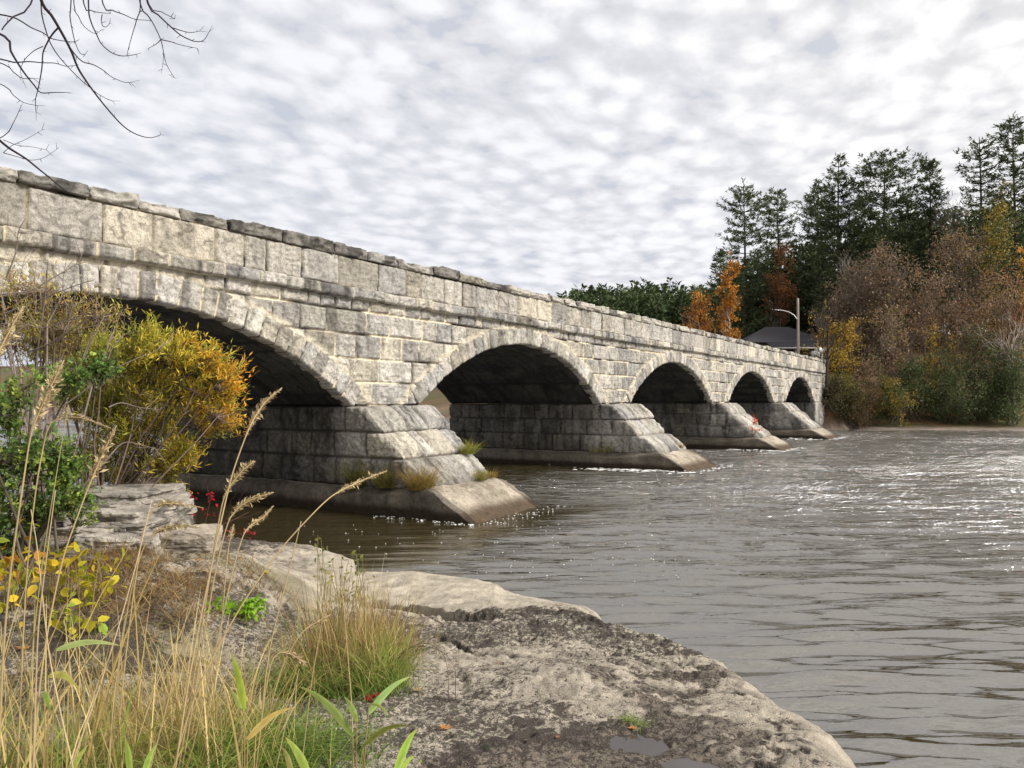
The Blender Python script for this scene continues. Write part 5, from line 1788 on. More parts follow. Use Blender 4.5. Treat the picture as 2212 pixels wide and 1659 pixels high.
def red_leaves():
    rg = np.random.default_rng(83)
    F = Acc()
    cs = [(452, 1068), (458, 1072), (410, 1095), (412, 1110), (418, 1080), (455, 1105), (505, 1148), (530, 1150), (545, 1151), (490, 1150), (410, 1070), (450, 1150)]
    cen = np.array([px(x, y, 10.6 + rg.normal(0, .1)) for x, y in cs])
    F.leaves(*clump_leaves(rg, cen, 7, 0.035, 0.06, 0.5, np.tile([[.50, .015, .025]], (len(cen), 1))), 0.2)
    F.build('leaves', M_LEAF, red)


red_leaves()


def leafy_plant(name, label, pts, d, seed, cols, L, Wd, per, spread, cat='plant', stem=(.20, .16, .07), up=0.0):
    rg = np.random.default_rng(seed)
    if cat == 'plant':
        xs, ys = np.array(pts).T
        d = ray_ground(xs.mean(), ys.max() + 12)
    cen = np.array([px(x, y, d + rg.normal(0, 0.10)) for x, y in pts])
    b = cen.mean(0); gz = ground_at(b[0], d, True)
    root = thing(name, label, cat, (b[0], d, gz))
    S = Acc()
    for q in cen:
        g = np.array([q[0] + rg.normal(0, .05), q[1] + rg.normal(0, .05), ground_at(q[0], q[1], True) - 0.02])
        m = (q + g) / 2 + rg.normal(0, 0.03, 3)
        S.tube([g, m, q], [0.004, 0.003, 0.002], 4, stem)
    S.build('stems', M_BARK, root)
    c = np.array(cols)[rg.integers(0, len(cols), len(cen))]
    F = Acc()
    F.ovals(*clump_leaves(rg, cen, per, spread, L, Wd, c, (0.8, 1.2), 0.25 - up), 0.25)
    F.build('leaves', M_LEAF, root)
    return root


rgv = np.random.default_rng(90)
YL = [(.55, .47, .03), (.45, .42, .03), (.60, .42, .03), (.30, .36, .03)]
leafy_plant('yellow_leaved_plant', 'clump of bright yellow broad leaves in dry grass below the ledges', [(x, y) for x, y in zip(rgv.uniform(95, 235, 40), rgv.uniform(1190, 1300, 40))], 6.2, 91, YL, 0.09, 0.6, 3, 0.10)
leafy_plant('yellow_leaved_plant', 'scattered yellow and orange leaves at the left edge beside the green bush', [(x, y) for x, y in zip(rgv.uniform(0, 70, 22), rgv.uniform(1170, 1300, 22))], 5.6, 92, YL + [(.55, .27, .03)], 0.085, 0.6, 3, 0.09)
leafy_plant('yellow_leaved_plant', 'yellow-green leaves low on the pale rock, nearest to the reeds', [(x, y) for x, y in zip(rgv.uniform(95, 220, 18), rgv.uniform(1305, 1365, 18))], 5.2, 93, YL[:2] + [(.22, .33, .03)], 0.09, 0.62, 3, 0.05)
leafy_plant('leafy_weed', 'bright lime green leafy weed on the rock behind the reeds', [(x, y) for x, y in zip(rgv.uniform(515, 572, 20), rgv.uniform(1296, 1326, 20))], 6.4, 94, [(.22, .42, .02), (.28, .50, .03), (.16, .32, .02)], 0.06, 0.6, 8, 0.03, up=0.6)
leafy_plant('leafy_weed', 'smaller lime green weed left of the larger lime weed', [(x, y) for x, y in zip(rgv.uniform(452, 500, 10), rgv.uniform(1298, 1314, 10))], 6.4, 95, [(.20, .40, .02), (.26, .48, .03)], 0.05, 0.6, 6, 0.025, up=0.6)
leafy_plant('sapling', 'thin sapling with small green leaves in front of the dark water', [(688, 1155), (695, 1165), (684, 1175), (700, 1180), (740, 1195), (770, 1192), (785, 1196), (755, 1205), (720, 1210), (690, 1200), (776, 1212), (735, 1222), (705, 1228), (760, 1225), (790, 1225), (745, 1240), (715, 1245)], 7.6, 96, [(.15, .24, .04), (.22, .26, .05), (.28, .28, .06)], 0.05, 0.55, 2, 0.03, 'sapling')
leafy_plant('leafy_weed', 'yellow-green weed growing at the back of the grass tuft on the rock', [(x, y) for x, y in zip(rgv.uniform(690, 800, 26), rgv.uniform(1235, 1290, 26))], 7.2, 97, [(.28, .32, .05), (.20, .24, .05), (.35, .33, .06)], 0.05, 0.5, 4, 0.04)


# --- grass -----------------------------------------------------------------------
def grass_patch(A, rg, n, cx, cy, rx, ry, hmin, hmax, c0, c1, width=0.005, lean=0.35, droop=0.3, bias=(0, 0)):
    a = rg.uniform(0, 6.28, n); r = np.sqrt(rg.random(n)) * np.clip(rg.normal(1, .25, n), .2, 1.6)
    x = cx + rx * r * np.cos(a); y = cy + ry * r * np.sin(a)
    z = near_z(x, y) - 0.01
    D = np.stack([rg.normal(bias[0], lean, n), rg.normal(bias[1], lean, n), np.ones(n)], 1)
    k = rg.random(n)[:, None]
    cc0 = np.array(c0)[rg.integers(0, len(c0), n)] * rg.uniform(.7, 1.3, (n, 1))
    cc1 = np.array(c1)[rg.integers(0, len(c1), n)] * rg.uniform(.7, 1.3, (n, 1))
    A.blades(np.stack([x, y, z], 1), D, rg.uniform(hmin, hmax, n) * (1 - 0.4 * np.clip(r - 0.4, 0, 1)), width * rg.uniform(.6, 1.4, n), cc0, cc1, rg.uniform(0, droop * 2, n), 4)


DRY = [(.50, .37, .14), (.60, .46, .19), (.42, .30, .10), (.68, .55, .28), (.34, .26, .08)]
DRYB = [(.24, .14, .06), (.30, .18, .08), (.20, .12, .06)]
GRN = [(.10, .17, .03), (.14, .22, .04), (.07, .12, .025), (.19, .25, .05)]
LIME = [(.24, .33, .05), (.30, .36, .06), (.18, .28, .04)]


def build_grass():
    rg = np.random.default_rng(101)
    A = Acc()   # tuft on the rock in the middle
    c = px(735, 1440, 5.3)
    grass_patch(A, rg, 900, c[0], 5.35, .36, .42, .12, .60, GRN + DRYB, DRY + DRYB + DRYB + LIME[:1], .0045, .24, .35)
    grass_patch(A, rg, 420, c[0], 5.5, .34, .45, .45, .95, DRYB + GRN[3:], DRYB + DRY, .0055, .12, .12)
    grass_patch(A, rg, 900, c[0] + .04, 5.9, .36, .4, .15, .66, DRYB + GRN[:2], DRYB + DRY[:2], .004, .25, .3)
    grass_patch(A, rg, 1200, c[0] - .05, 5.1, .45, .22, .14, .40, GRN, GRN + LIME, .0045, .4, .5)
    grass_patch(A, rg, 500, c[0] - .28, 5.7, .16, .3, .2, .7, GRN + DRYB, DRY + LIME, .005, .25, .4)
    grass_patch(A, rg, 500, c[0] + .30, 5.25, .16, .25, .2, .62, GRN + LIME, LIME + DRY[:2], .005, .28, .4)
    grass_patch(A, rg, 260, c[0] + .1, 6.3, .3, .3, .3, .8, DRYB, DRYB + DRY, .005, .15, .2)
    tag(A.build('grass_tuft', M_GRASS), 'thick tuft of brown and green grass standing in the middle of the rock shelf', 'grass tuft')
    A = Acc()   # straw clump and undergrowth in the lower left corner
    grass_patch(A, rg, 330, -1.65, 4.1, .34, .40, .25, .90, DRY + DRYB, DRY, .0035, .2, .25)
    grass_patch(A, rg, 190, -1.8, 3.9, .55, .45, .4, 1.0, DRY[1:4], DRY[1:4], .0095, .16, .2)
    grass_patch(A, rg, 300, -1.7, 4.1, .45, .5, .10, .40, DRYB + GRN, DRYB + LIME, .006, .6, .6)
    grass_patch(A, rg, 260, -1.45, 3.7, .50, .40, .25, .85, DRY + DRYB, DRY, .0035, .3, .3)
    grass_patch(A, rg, 140, -2.4, 3.9, .7, .5, .25, .9, DRY + DRYB + GRN[:1], DRY + LIME[:1], .0038, .25, .3)
    grass_patch(A, rg, 130, -1.9, 3.2, .75, .5, .7, 1.35, DRY, DRY, .008, .14, .12)
    grass_patch(A, rg, 60, -1.7, 3.1, .8, .4, .35, .75, GRN[3:] + LIME, LIME + DRY[1:2], .013, .3, .5)
    o = A.build('dry_grass', M_GRASS); tag(o, kind='stuff'); o['label'] = 'dry golden grass filling the lower left corner'
    A = Acc()
    grass_patch(A, rg, 2600, -1.3, 3.8, .50, .45, .10, .45, GRN, GRN + LIME, .006, .5, .5)
    grass_patch(A, rg, 2200, -2.0, 3.3, .95, .40, .16, .62, GRN + DRYB, LIME + GRN + DRY[:2], .006, .4, .5)
    grass_patch(A, rg, 900, -0.95, 3.3, .45, .35, .06, .26, GRN, GRN + LIME, .006, .5, .5)
    o = A.build('green_grass', M_GRASS); tag(o, kind='stuff'); o['label'] = 'short green grass at the foot of the reeds'
    A = Acc()   # leafy undergrowth: tiny leaves
    n = 5200
    x = rg.normal(-1.42, .36, n); y = rg.normal(3.85, .38, n)
    z = near_z(x, y) + rg.random(n) ** 1.5 * 0.17
    D = rg.normal(0, 1, (n, 3)); D[:, 2] = np.abs(D[:, 2]) * .6
    C = np.array([(.09, .19, .035), (.13, .25, .05), (.07, .14, .03), (.20, .30, .06)])[rg.integers(0, 4, n)] * rg.uniform(.7, 1.2, (n, 1))
    A.leaves(np.stack([x, y, z], 1), rg.uniform(.012, .028, n), rg.uniform(.006, .012, n), D, leaf_normals(rg, n), C)
    o = A.build('ground_cover', M_LEAF); tag(o, kind='stuff'); o['label'] = 'small-leaved green ground cover among the grass stems'
    A = Acc()   # matted dead grass below the ledges
    for (pxx, pyy, d, r, n) in ((350, 1290, 6.6, .45, 800), (200, 1290, 6.2, .6, 800), (420, 1265, 7.0, .3, 500), (560, 1250, 7.6, .5, 400), (150, 1230, 7, .6, 900), (260, 1225, 7, .5, 700), (180, 1190, 7, .45, 900), (270, 1200, 7, .4, 600), (230, 1165, 7, .5, 700), (120, 1170, 7, .4, 500)):
        d = ray_ground(pxx, pyy)
        c = px(pxx, pyy, d)
        grass_patch(A, rg, n, c[0], d, r, .45, .10, .30, DRYB, DRYB + DRYB + DRY[:2] + GRN[3:], .006, .8, .7)
    o = A.build('dead_grass', M_GRASS); tag(o, kind='stuff'); o['label'] = 'matted brown dead grass under the layered ledges'
    A = Acc()
    c = px(400, 1165, 10.4)
    grass_patch(A, rg, 900, c[0], 10.0, .55, .35, .12, .32, GRN, GRN + LIME[:1] + DRY[:1], .006, .35, .4)
    tag(A.build('grass_tuft', M_GRASS), 'fresh green grass tuft right of the layered ledges by the dark water', 'grass tuft')
    A = Acc()
    c = px(1362, 1550, 4.6)
    grass_patch(A, rg, 110, c[0], 4.55, .055, .04, .04, .11, LIME, LIME + GRN, .004, .8, .7)
    tag(A.build('grass_tuft', M_GRASS), 'tiny lime green grass tuft alone on the bare rock beside the puddle', 'grass tuft')
    # grass growing on the piers
    def pier_tuft(t, e, z, n, rx, h, cols, label):
        A = Acc()
        p = W(np.array(t), np.array(e), np.array(z))
        a = rg.uniform(0, 6.28, n); r = np.sqrt(rg.random(n)) * rx
        P = np.stack([p[0] + r * np.cos(a), p[1] + r * np.sin(a), p[2] + 0 * a], 1)
        D = np.stack([rg.normal(0.1, .45, n), rg.normal(-.1, .45, n), np.ones(n)], 1)
        cc = np.array(cols)
        A.blades(P, D, rg.uniform(.4, 1, n) * h, rg.uniform(.6, 1.4, n) * .012, cc[rg.integers(0, len(cc), n)] * .7, cc[rg.integers(0, len(cc), n)], rg.uniform(0, .7, n), 4)
        tag(A.build('grass_tuft', M_GRASS), label, 'grass tuft', 'grass tufts growing on the piers')
    t0, t1 = PIERS[0]
    GOLD = [(.40, .26, .07), (.46, .30, .09), (.30, .22, .06), (.22, .2, .05)]
    OLV = [(.15, .15, .04), (.2, .17, .05), (.12, .13, .035)]
    pier_tuft(t0 - .12, 2.35, .66, 620, .28, .85, GOLD, 'golden dry grass tuft at the corner of the nearest pier')
    pier_tuft(t0 - .16, 1.3, .66, 520, .26, .9, OLV + GOLD[2:], 'olive grass tuft on the shaded ledge of the nearest pier, right of its twin')
    pier_tuft(t0 - .16, .35, .66, 520, .28, 1.0, OLV, 'olive grass tuft furthest left on the shaded ledge of the nearest pier')
    pier_tuft(t1 - .75, 2.62, .72, 200, .2, .45, GOLD + LIME[:1], 'small yellow tuft at the foot of the lit nose of the nearest pier')
    pier_tuft(t1 - .35, 1.95, 1.36, 260, .22, .6, GOLD[:2] + LIME, 'yellow-green tuft halfway up the lit nose of the nearest pier')
    pier_tuft(t1 - .15, 2.55, .74, 150, .2, .34, GOLD, 'wispy tuft at the right corner of the nearest pier nose')
    u0, u1 = PIERS[1]
    pier_tuft(u1 - .5, 2.4, .76, 160, .3, .4, GOLD, 'straw tuft on the nose of the second pier')
    pier_tuft(u0 - .16, .2, .66, 260, .5, .5, OLV[:2], 'dark olive grass along the shaded ledge of the second pier')


build_grass()


def pier_plant():
    rg = np.random.default_rng(107)
    t0, t1 = PIERS[2]
    p = W(np.array(t0 + .1), np.array(2.45), np.array(.72))
    root = thing('red_leaved_sapling', 'small sapling with flame-red leaves on the third pier', 'sapling', tuple(p))
    A = Acc()
    tops = [(0, 0, 1.15), (.12, .1, .85), (-.15, -.1, .5), (.2, 0, .4), (-.2, .1, .3)]
    for a in tops:
        A.tube([p, p + np.array(a) * .6 + rg.normal(0, .05, 3), p + np.array(a)], [.015, .01, .005], 4, (.12, .08, .06))
    A.build('stems', M_BARK, root)
    F = Acc()
    cen = p + np.array([(0, 0, 1.15), (.05, 0, 1.0), (0, 0, .85), (.12, 0, .8), (-.15, 0, .5), (.2, 0, .4), (-.2, 0, .25)])
    F.leaves(*clump_leaves(rg, cen, 10, .07, .14, .6, np.tile([[.65, .12, .03]], (len(cen), 1))), 0.2)
    F.build('leaves', M_LEAF, root)


pier_plant()


# --- tall reeds with feathery heads ----------------------------------------------
def reed(label, pts, head, d0, d1, seed, r=0.0028, headw=0.016, col=(.50, .38, .20), hcol=(.50, .39, .22), leaf=None):
    """pts: stem in photo coordinates from low to high; head: polyline of the seed head or None"""
    rg = np.random.default_rng(seed)
    P0 = px(pts[0][0], pts[0][1], d0)
    P1 = px(pts[1][0], pts[1][1], d0)
    v = unit(P0 - P1)
    gx, gy = P0[0] + v[0] * 0.3, P0[1] + abs(v[1]) * 0
    gz = ground_at(gx, gy, True)
    root = thing('tall_reed', label, 'reed', (gx, gy, gz), 'tall dry reeds in the foreground')
    A = Acc()
    allp = list(pts) + (list(head) if head else [])
    n = len(allp)
    Wp = [np.array([gx, gy, gz - .03])] if P0[2] > gz else []
    Wp += [px(x, y, d0 + (d1 - d0) * i / (n - 1)) for i, (x, y) in enumerate(allp)]
    Wp = np.array(Wp)
    t = np.arange(len(Wp)); tt = np.linspace(0, len(Wp) - 1, (len(Wp) - 1) * 5 + 1)
    S = np.stack([np.interp(tt, t, Wp[:, i]) for i in range(3)], 1)
    k = np.array([.25, .5, .25])
    for _ in range(3):
        S[1:-1] = k[0] * S[:-2] + k[1] * S[1:-1] + k[2] * S[2:]
    r = r * 1.45
    A.tube(S, np.linspace(r, r * .4, len(S)), 5, np.array(col) * rg.uniform(.85, 1.15))
    A.build('stem', M_GRASS, root, True)
    if head:
        Hp = np.array([px(x, y, d0 + (d1 - d0) * (len(pts) + i) / (n - 1)) for i, (x, y) in enumerate([pts[-1]] + list(head))])
        m = 420
        f = rg.random(m)
        tt = f * (len(Hp) - 1)
        q = np.stack([np.interp(tt, np.arange(len(Hp)), Hp[:, i]) for i in range(3)], 1)
        j = np.clip(tt.astype(int), 0, len(Hp) - 2)
        ax = (Hp[j + 1] - Hp[j]); ax /= np.linalg.norm(ax, axis=1, keepdims=True)
        wv = headw * np.sin(np.pi * np.clip(f, .03, .97)) ** .6 * (0.7 + .5 * np.sin(f * 22 + seed) ** 2)
        D = ax + rg.normal(0, .55, (m, 3))
        q = q + rg.normal(0, 1, (m, 3)) * (wv * .33)[:, None]
        F = Acc()
        C = np.array(hcol) * rg.uniform(.6, 1.35, (m, 1))
        L = rg.uniform(.5, 1.2, m) * np.maximum(wv, .004) * 1.7
        F.leaves(q, L, L * .3, D, leaf_normals(rg, m), C)
        F.build('seed_head', M_GRASS, root)
    if leaf:
        F = Acc()
        for (a, b, w, c) in leaf:
            broad_leaf(F, a, b, d0, w, c, rg)
        F.build('leaf', M_GRASS, root)
    return root


def broad_leaf(F, a, b, d, w, c, rg, sag=0.10):
    p, q = px(a[0], a[1], d), px(b[0], b[1], d + rg.uniform(-.15, .25))
    n = 10
    t = np.linspace(0, 1, n)
    L = np.linalg.norm(q - p)
    C = p[None] * (1 - t)[:, None] + q[None] * t[:, None] + np.array([0, 0, 1.0])[None] * (sag * L * np.sin(np.pi * t))[:, None]
    dv = unit(q - p)
    sd = unit(np.cross(dv, np.array([0.25, -0.85, 0.45])))
    nn = np.cross(sd, dv)
    ww = w * 0.9 * np.clip(t * 5 + .25, 0, 1) ** .6 * np.clip((1 - t) * 1.55, 0, 1) ** .8
    V = np.stack([C - sd * ww[:, None] / 2, C + nn * ww[:, None] * .12, C + sd * ww[:, None] / 2], 1).reshape(-1, 3)
    Q = grid_quads(n, 3)
    c = np.array(c)
    tipc = np.array([.42, .32, .10])
    k = np.repeat(sstep(t, .68, 1.0), 3)[:, None] * .75
    k = np.maximum(k, np.tile([.35, 0., .28], n)[:, None] * rg.uniform(.3, 1.2, (3 * n, 1)))
    cc = (c[None] * (1 - k) + tipc[None] * k) * rg.uniform(.82, 1.15, (3 * n, 1)) * np.tile([1.0, .82, 1.05], n)[:, None]
    F.add(V, Q, None, np.clip(cc, 0, 1))


G1, G2, G3 = (.19, .27, .06), (.28, .32, .07), (.34, .25, .06)
reed('tallest reed with a long feathery head rising in front of the dark pier wall', [(385, 1659), (410, 1480), (438, 1327), (470, 1170), (500, 1030), (530, 945)], [(548, 905), (572, 868), (609, 838)], 3.3, 3.6, 201, .0034)
reed('reed whose head curves right just left of the nearest pier grass', [(395, 1640), (430, 1420), (455, 1250), (482, 1077)], [(503, 1042), (528, 1012), (552, 996)], 3.4, 3.6, 202, .003)
reed('reed with a drooping head pointing right above the crimson leaves', [(400, 1659), (440, 1400), (470, 1220), (495, 1121)], [(520, 1092), (552, 1075), (592, 1063)], 3.5, 3.7, 203, .0028)
reed('short-headed reed lowest of the bundle before the dark water', [(420, 1620), (470, 1400), (505, 1230), (528, 1150)], [(548, 1130), (570, 1118), (592, 1092)], 3.5, 3.8, 204, .0026, .013)
reed('long reed leaning far right with its head before the pier nose', [(420, 1500), (520, 1310), (610, 1180), (690, 1095), (718, 1070)], [(750, 1052), (790, 1034), (836, 1017)], 3.4, 4.0, 205, .0028, .014)
reed('reed bent over to the right with an arched head below the willow', [(270, 1480), (290, 1300), (310, 1150), (330, 1099)], [(350, 1088), (380, 1086), (440, 1096)], 3.5, 3.6, 206, .0026, .013)
reed('arched reed head hanging right over the green grass tuft', [(262, 1430), (285, 1280), (310, 1185), (330, 1156)], [(350, 1142), (385, 1135), (430, 1137)], 3.5, 3.6, 207, .0026, .014)
reed('reed with a fluffy pale head across the layered ledges', [(90, 1500), (110, 1350), (140, 1200), (172, 1110), (190, 1060)], [(207, 1018), (228, 970), (252, 920)], 2.9, 3.0, 208, .0028, .017, hcol=(.58, .46, .26))
reed('nearest big pale reed head leaning right in front of the green bush', [(13, 1414), (26, 1240), (50, 1060), (67, 936)], [(85, 890), (110, 835), (137, 778)], 2.7, 2.8, 209, .003, .019, hcol=(.60, .48, .28))
reed('reed head cut by the left edge of the view', [(-60, 1100), (-35, 900), (-15, 790)], [(0, 751), (24, 705), (47, 663)], 2.7, 2.8, 210, .0028, .017, hcol=(.58, .47, .27))
reed('thin bare green-tipped reed before the green bush', [(75, 1400), (100, 1180), (125, 1018), (140, 920)], [(148, 876)], 2.9, 3.0, 211, .0018, .006, col=(.40, .36, .16))
reed('drooping reed head arching over the middle of the green bush', [(60, 1250), (80, 1050), (100, 935), (112, 911)], [(140, 900), (180, 902), (240, 925)], 3.0, 3.1, 212, .0022, .012, hcol=(.46, .37, .24))
reed('straight headless reed ending before the dark water', [(558, 1659), (582, 1406), (625, 1239), (652, 1125)], None, 3.6, 3.8, 213, .0032)
reed('headless reed left of the sapling', [(655, 1659), (675, 1473), (692, 1373), (723, 1203)], None, 3.6, 3.8, 214, .0026)
reed('headless reed right of the grass tuft, leaning left', [(766, 1659), (765, 1580), (762, 1506), (752, 1390), (743, 1293)], None, 3.4, 3.5, 215, .0026)
reed('low reed with a head nodding right over the grass tuft', [(560, 1640), (575, 1500), (590, 1420), (609, 1404)], [(630, 1408), (648, 1418), (666, 1435)], 3.4, 3.5, 216, .0022, .013)
reed('low reed with a slanting head at the back of the grass tuft', [(570, 1600), (610, 1440), (645, 1375), (662, 1356)], [(680, 1345), (700, 1333), (716, 1325)], 3.7, 3.9, 217, .002, .011)
reed('slim reed with a short upright head by the dark water', [(455, 1600), (480, 1380), (492, 1220), (497, 1175)], [(502, 1155), (507, 1132)], 3.6, 3.8, 218, .002, .010)
reed('pale headless reed crossing the flat rock slab diagonally', [(165, 1640), (215, 1500), (262, 1350), (300, 1210), (330, 1080)], None, 3.1, 3.4, 219, .003, col=(.56, .44, .26))
reed('pale headless reed leaning left at the lower left', [(170, 1659), (140, 1540), (110, 1400), (85, 1180), (70, 1100)], None, 2.8, 2.9, 220, .0026, col=(.54, .43, .25))
reed('headless upright reed near the left edge', [(82, 1659), (85, 1500), (88, 1350), (105, 1200), (122, 1060)], None, 2.8, 2.9, 221, .003, col=(.52, .40, .24))
reed('headless reed leaning right from the straw clump', [(290, 1640), (340, 1480), (385, 1390), (420, 1300)], None, 3.3, 3.6, 222, .0026)
for i, (a, b, c, lb) in enumerate([((330, 1659), (372, 1500), (410, 1310), 'thin golden reed at the right of the straw clump'), ((245, 1659), (250, 1520), (275, 1330), 'thin golden reed in the middle of the straw clump'),
                                   ((20, 1659), (22, 1500), (8, 1340), 'thin pale reed closest to the lower left corner'), ((600, 1659), (625, 1540), (650, 1440), 'thin reed leaning right in front of the ground cover'),
                                   ((210, 1659), (185, 1500), (160, 1330), 'thin reed leaning left over the flat rock'), ((520, 1659), (535, 1560), (560, 1380), 'thin straw-coloured reed among the green ground cover')]):
    reed(lb, [a, b, c], None, 3.0 + .1 * i, 3.2 + .1 * i, 230 + i, .0022)


def shoot(label, base, leaves, d, seed):
    rg = np.random.default_rng(seed)
    p = px(base[0], base[1], d); gz = ground_at(p[0], p[1], True)
    root = thing('reed_shoot', label, 'plant', (p[0], p[1], gz), 'leafy reed shoots at the lower edge')
    A = Acc()
    for (a, b, w, c) in leaves:
        q = px(a[0], a[1], d)
        A.tube([[p[0] + rg.normal(0, .01), p[1], gz - .02], [(p[0] + q[0]) / 2, p[1], (gz + q[2]) / 2], q], [.0035, .003, .0018], 5, (.34, .25, .10))
    A.build('stem', M_GRASS, root, True)
    for (a, b, w, c) in leaves:
        F = Acc()
        broad_leaf(F, a, b, d, w, c, rg)
        F.build('leaf', M_GRASS, root, True)


shoot('green shoot with broad pointed leaves spreading over the bare rock', (772, 1700), [((765, 1582), (648, 1477), .034, G1), ((798, 1536), (892, 1455), .030, (.22, .36, .10)), ((774, 1552), (746, 1499), .026, G1), ((789, 1603), (893, 1562), .024, (.24, .27, .05)), ((800, 1515), (848, 1545), .014, (.34, .42, .08))], 3.1, 301)
shoot('bright green leaf pair rising at the lower edge beside the broad-leaved shoot', (862, 1740), [((856, 1665), (904, 1567), .034, (.24, .40, .05)), ((868, 1664), (900, 1626), .018, (.26, .40, .05))], 2.9, 302)
shoot('yellowing shoot with an orange-edged leaf in the middle of the ground cover', (536, 1690), [((533, 1525), (503, 1404), .032, (.32, .42, .05)), ((526, 1529), (498, 1491), .022, (.36, .44, .10)), ((540, 1590), (640, 1522), .030, G3)], 3.1, 303)
shoot('pale green blade pair at the lower edge left of the broad-leaved shoot', (660, 1740), [((672, 1668), (620, 1585), .034, (.30, .40, .07)), ((636, 1668), (612, 1606), .022, (.40, .38, .12))], 2.9, 304)
shoot('shoot with a long level pale leaf over the flat rock slab', (112, 1720), [((128, 1400), (270, 1392), .026, (.32, .40, .14)), ((112, 1455), (182, 1488), .028, (.42, .42, .10)), ((104, 1490), (118, 1540), .022, (.20, .32, .05))], 2.9, 305)
shoot('low green shoot at the lower edge among the straw', (300, 1740), [((290, 1668), (278, 1590), .026, (.26, .36, .06)), ((318, 1668), (345, 1600), .026, (.24, .36, .06)), ((160, 1668), (200, 1600), .022, (.30, .36, .07))], 2.9, 306)


# --- thin arching twigs and fallen leaves on the rock ---------------------------
def rock_twigs():
    rg = np.random.default_rng(310)
    for lb, ln in (('thin arching brown twig lying across the pitted rock', [(845, 1440), (880, 1400), (920, 1385), (955, 1405), (968, 1440), (970, 1470)]),
                   ('second thin twig bowing over the rock beside the grass tuft', [(850, 1420), (890, 1395), (930, 1395), (965, 1410), (985, 1445)])):
        A = Acc()
        P = px_tube(A, ln, 5.4, 5.0, .0032, .0014, (.16, .10, .08))
        for k in (0, -1):
            q = P[k].copy(); q2 = q.copy(); q2[2] = ground_at(q[0], q[1], True)
            A.tube([q, q2], [.002, .002], 4, (.16, .10, .08))
        tag(A.build('twig', M_BARK), lb, 'twig')


rock_twigs()


def maple_leaf(label, x, y, size, col, seed, group='fallen leaves on the rock'):
    rg = np.random.default_rng(seed)
    d = 5.0
    for _ in range(12):                      # meet the ground along the line of sight
        p = px(x, y, d); g = ground_at(p[0], d, True)
        d += (p[2] - g) * 1.2
        d = min(max(d, 2.6), 14)
    p = px(x, y, d)
    g = ground_at(p[0], d, True)
    ang = [0, 18, 34, 48, 66, 84, 100, 122, 140, 158, 176, 184, 202, 220, 238, 260, 276, 294, 312, 326, 342]
    rad = [1, .55, .72, .45, .95, .52, .6, .38, .62, .35, .2, .2, .35, .62, .38, .6, .52, .95, .45, .72, .55]
    a = np.radians(np.array(ang)) + rg.uniform(0, 6.28); r = np.array(rad) * size * rg.uniform(.85, 1.15, len(rad))
    X = p[0] + r * np.cos(a); Y = p[1] + r * np.sin(a)
    Z = g + .012 + .22 * r * np.abs(np.sin(a * 1.5 + seed)) + rg.uniform(0, .006, len(a))
    V = np.vstack([np.stack([X, Y, Z], 1), [[p[0], p[1], g + .016]]])
    n = len(a)
    A = Acc()
    A.add(V, None, [[k, (k + 1) % n, n] for k in range(n)], np.array(col) * rg.uniform(.8, 1.15, (n + 1, 1)))
    t = a[10] + .1
    A.tube([[p[0], p[1], g + .016], [p[0] + math.cos(t) * size * .9, p[1] + math.sin(t) * size * .9, g + .02]], [.0016, .001], 3, np.array(col) * .7)
    tag(A.build('fallen_leaf', M_LEAF), label, 'leaf', group)


OR = (.52, .22, .06)
maple_leaf('orange maple leaf lying just right of the grass tuft', 828, 1457, .055, (.55, .20, .05), 401)
maple_leaf('pale tan leaf on the rock above the orange leaf near the grass', 878, 1440, .045, (.50, .34, .20), 402)
maple_leaf('orange-tan leaf lying alone on the bare rock near the lower edge', 962, 1572, .05, (.58, .28, .10), 403)
maple_leaf('small orange leaf beside the tiny grass tuft and the puddle', 1366, 1572, .04, (.55, .26, .10), 404)
maple_leaf('crumpled crimson leaf half hidden by the reed stems', 806, 1503, .065, (.45, .012, .03), 405)
maple_leaf('second crimson leaf tucked under the first at the grass edge', 795, 1512, .05, (.40, .01, .03), 406)
maple_leaf('tiny orange fleck of a leaf on the upper part of the dark rock', 1078, 1430, .022, (.50, .22, .06), 407)
maple_leaf('small reddish leaf on the pale rock towards the right', 1205, 1590, .022, (.45, .20, .10), 408)
maple_leaf('pale dry leaf below the arching twigs', 905, 1490, .05, (.48, .32, .17), 409)
maple_leaf('bright orange leaf standing at the shadowed step left of the lime weed', 432, 1212, .05, (.62, .26, .05), 410)
maple_leaf('orange-brown leaf in dead grass below the outcrop', 290, 1285, .06, (.42, .16, .05), 411)
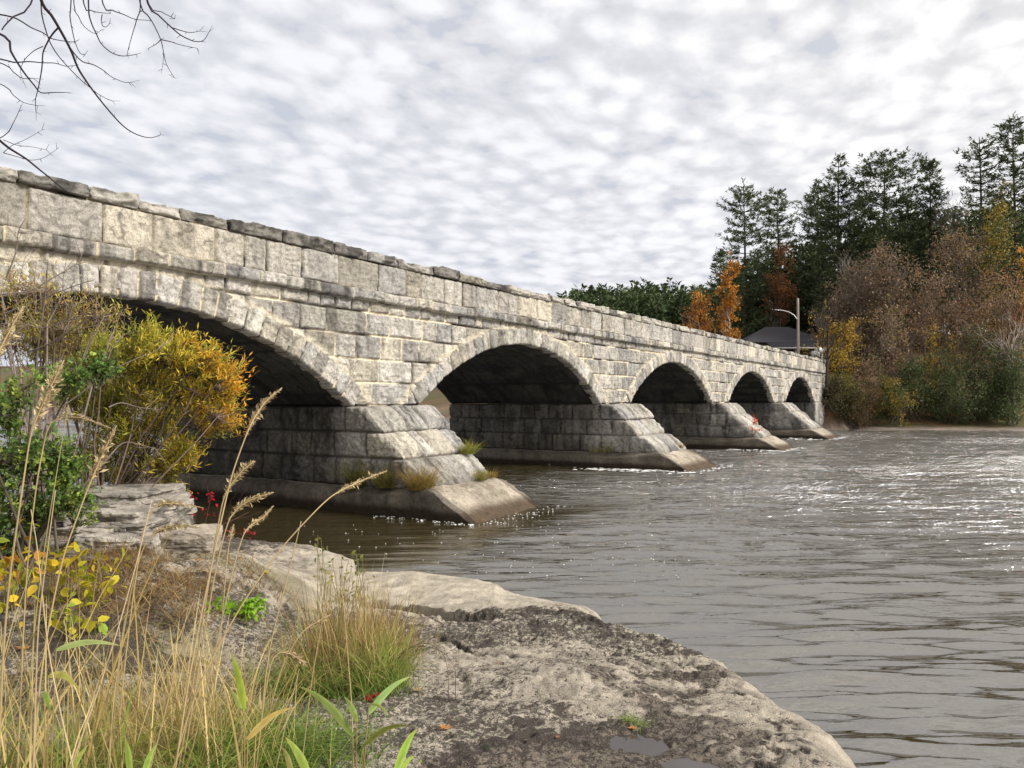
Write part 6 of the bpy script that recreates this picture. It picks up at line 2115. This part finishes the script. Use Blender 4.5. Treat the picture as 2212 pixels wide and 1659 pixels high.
maple_leaf('rust-coloured leaf at the left edge under the yellow leaves', 60, 1400, .07, (.55, .24, .07), 412)
maple_leaf('yellow leaf on the far shelf near the sapling', 578, 1238, .06, (.60, .45, .05), 413)
maple_leaf('tan leaf at the edge of the ground cover', 700, 1560, .045, (.50, .30, .14), 414)


# --- foam on the water -------------------------------------------------------------
def build_foam():
    rg = np.random.default_rng(500)
    m = mat_plain('foam', (.75, .75, .73), 0.8, 0.2, 0.1, 60)
    A = Acc()
    def fleck(x, y, s):
        n = 7
        a = np.arange(n) / n * 6.28
        r = s * rg.uniform(.45, 1.2, n)
        z = float(wave_h(np.array([x]), np.array([y]))[0])
        V = np.stack([x + r * 1.5 * np.cos(a), y + r * np.sin(a), np.full(n, z + .006)], 1)
        V = np.vstack([V, [[x, y, z + .012 + s * .25]]])
        A.add(V, None, [[k, (k + 1) % n, n] for k in range(n)])
    for _ in range(150):
        xx = rg.uniform(640, 1500); yy = rg.uniform(1120, 1260) if rg.random() < .8 else rg.uniform(1100, 1320)
        d = H * 1700 / (yy - 865)
        p = px(xx, yy, d)
        if float(sdist(NEAR, np.array([p[0]]), np.array([p[1]]))[0]) > -.35: continue
        fleck(p[0], p[1], rg.uniform(.004, .013))
    for (t0, t1), k in zip(PIERS, range(4)):
        for _ in range([60, 220, 70, 30][k]):
            t = t0 - .38 - abs(rg.normal(0, .16 if k == 0 else .35)); e = rg.uniform(1.2, 4.2) if k != 1 else rg.normal(1.9, 1.1)
            p = W(np.array(t), np.array(e), np.array(0.))
            fleck(p[0], p[1], rg.uniform(.01, .03 if k == 0 else .10))
        for _ in range(60):
            t = rg.uniform(t0 - .2, t1 + .6); e = rg.normal(4.32, .16)
            p = W(np.array(t), np.array(e), np.array(0.))
            fleck(p[0], p[1], rg.uniform(.006, .02) if k == 0 else rg.uniform(.015, .05))
    for _ in range(14):
        y = rg.uniform(20, 62); x = rg.uniform(0.06, .62) * y
        fleck(x, y, rg.uniform(.02, .04))
    o = A.build('foam', m)
    tag(o, kind='stuff')


build_foam()
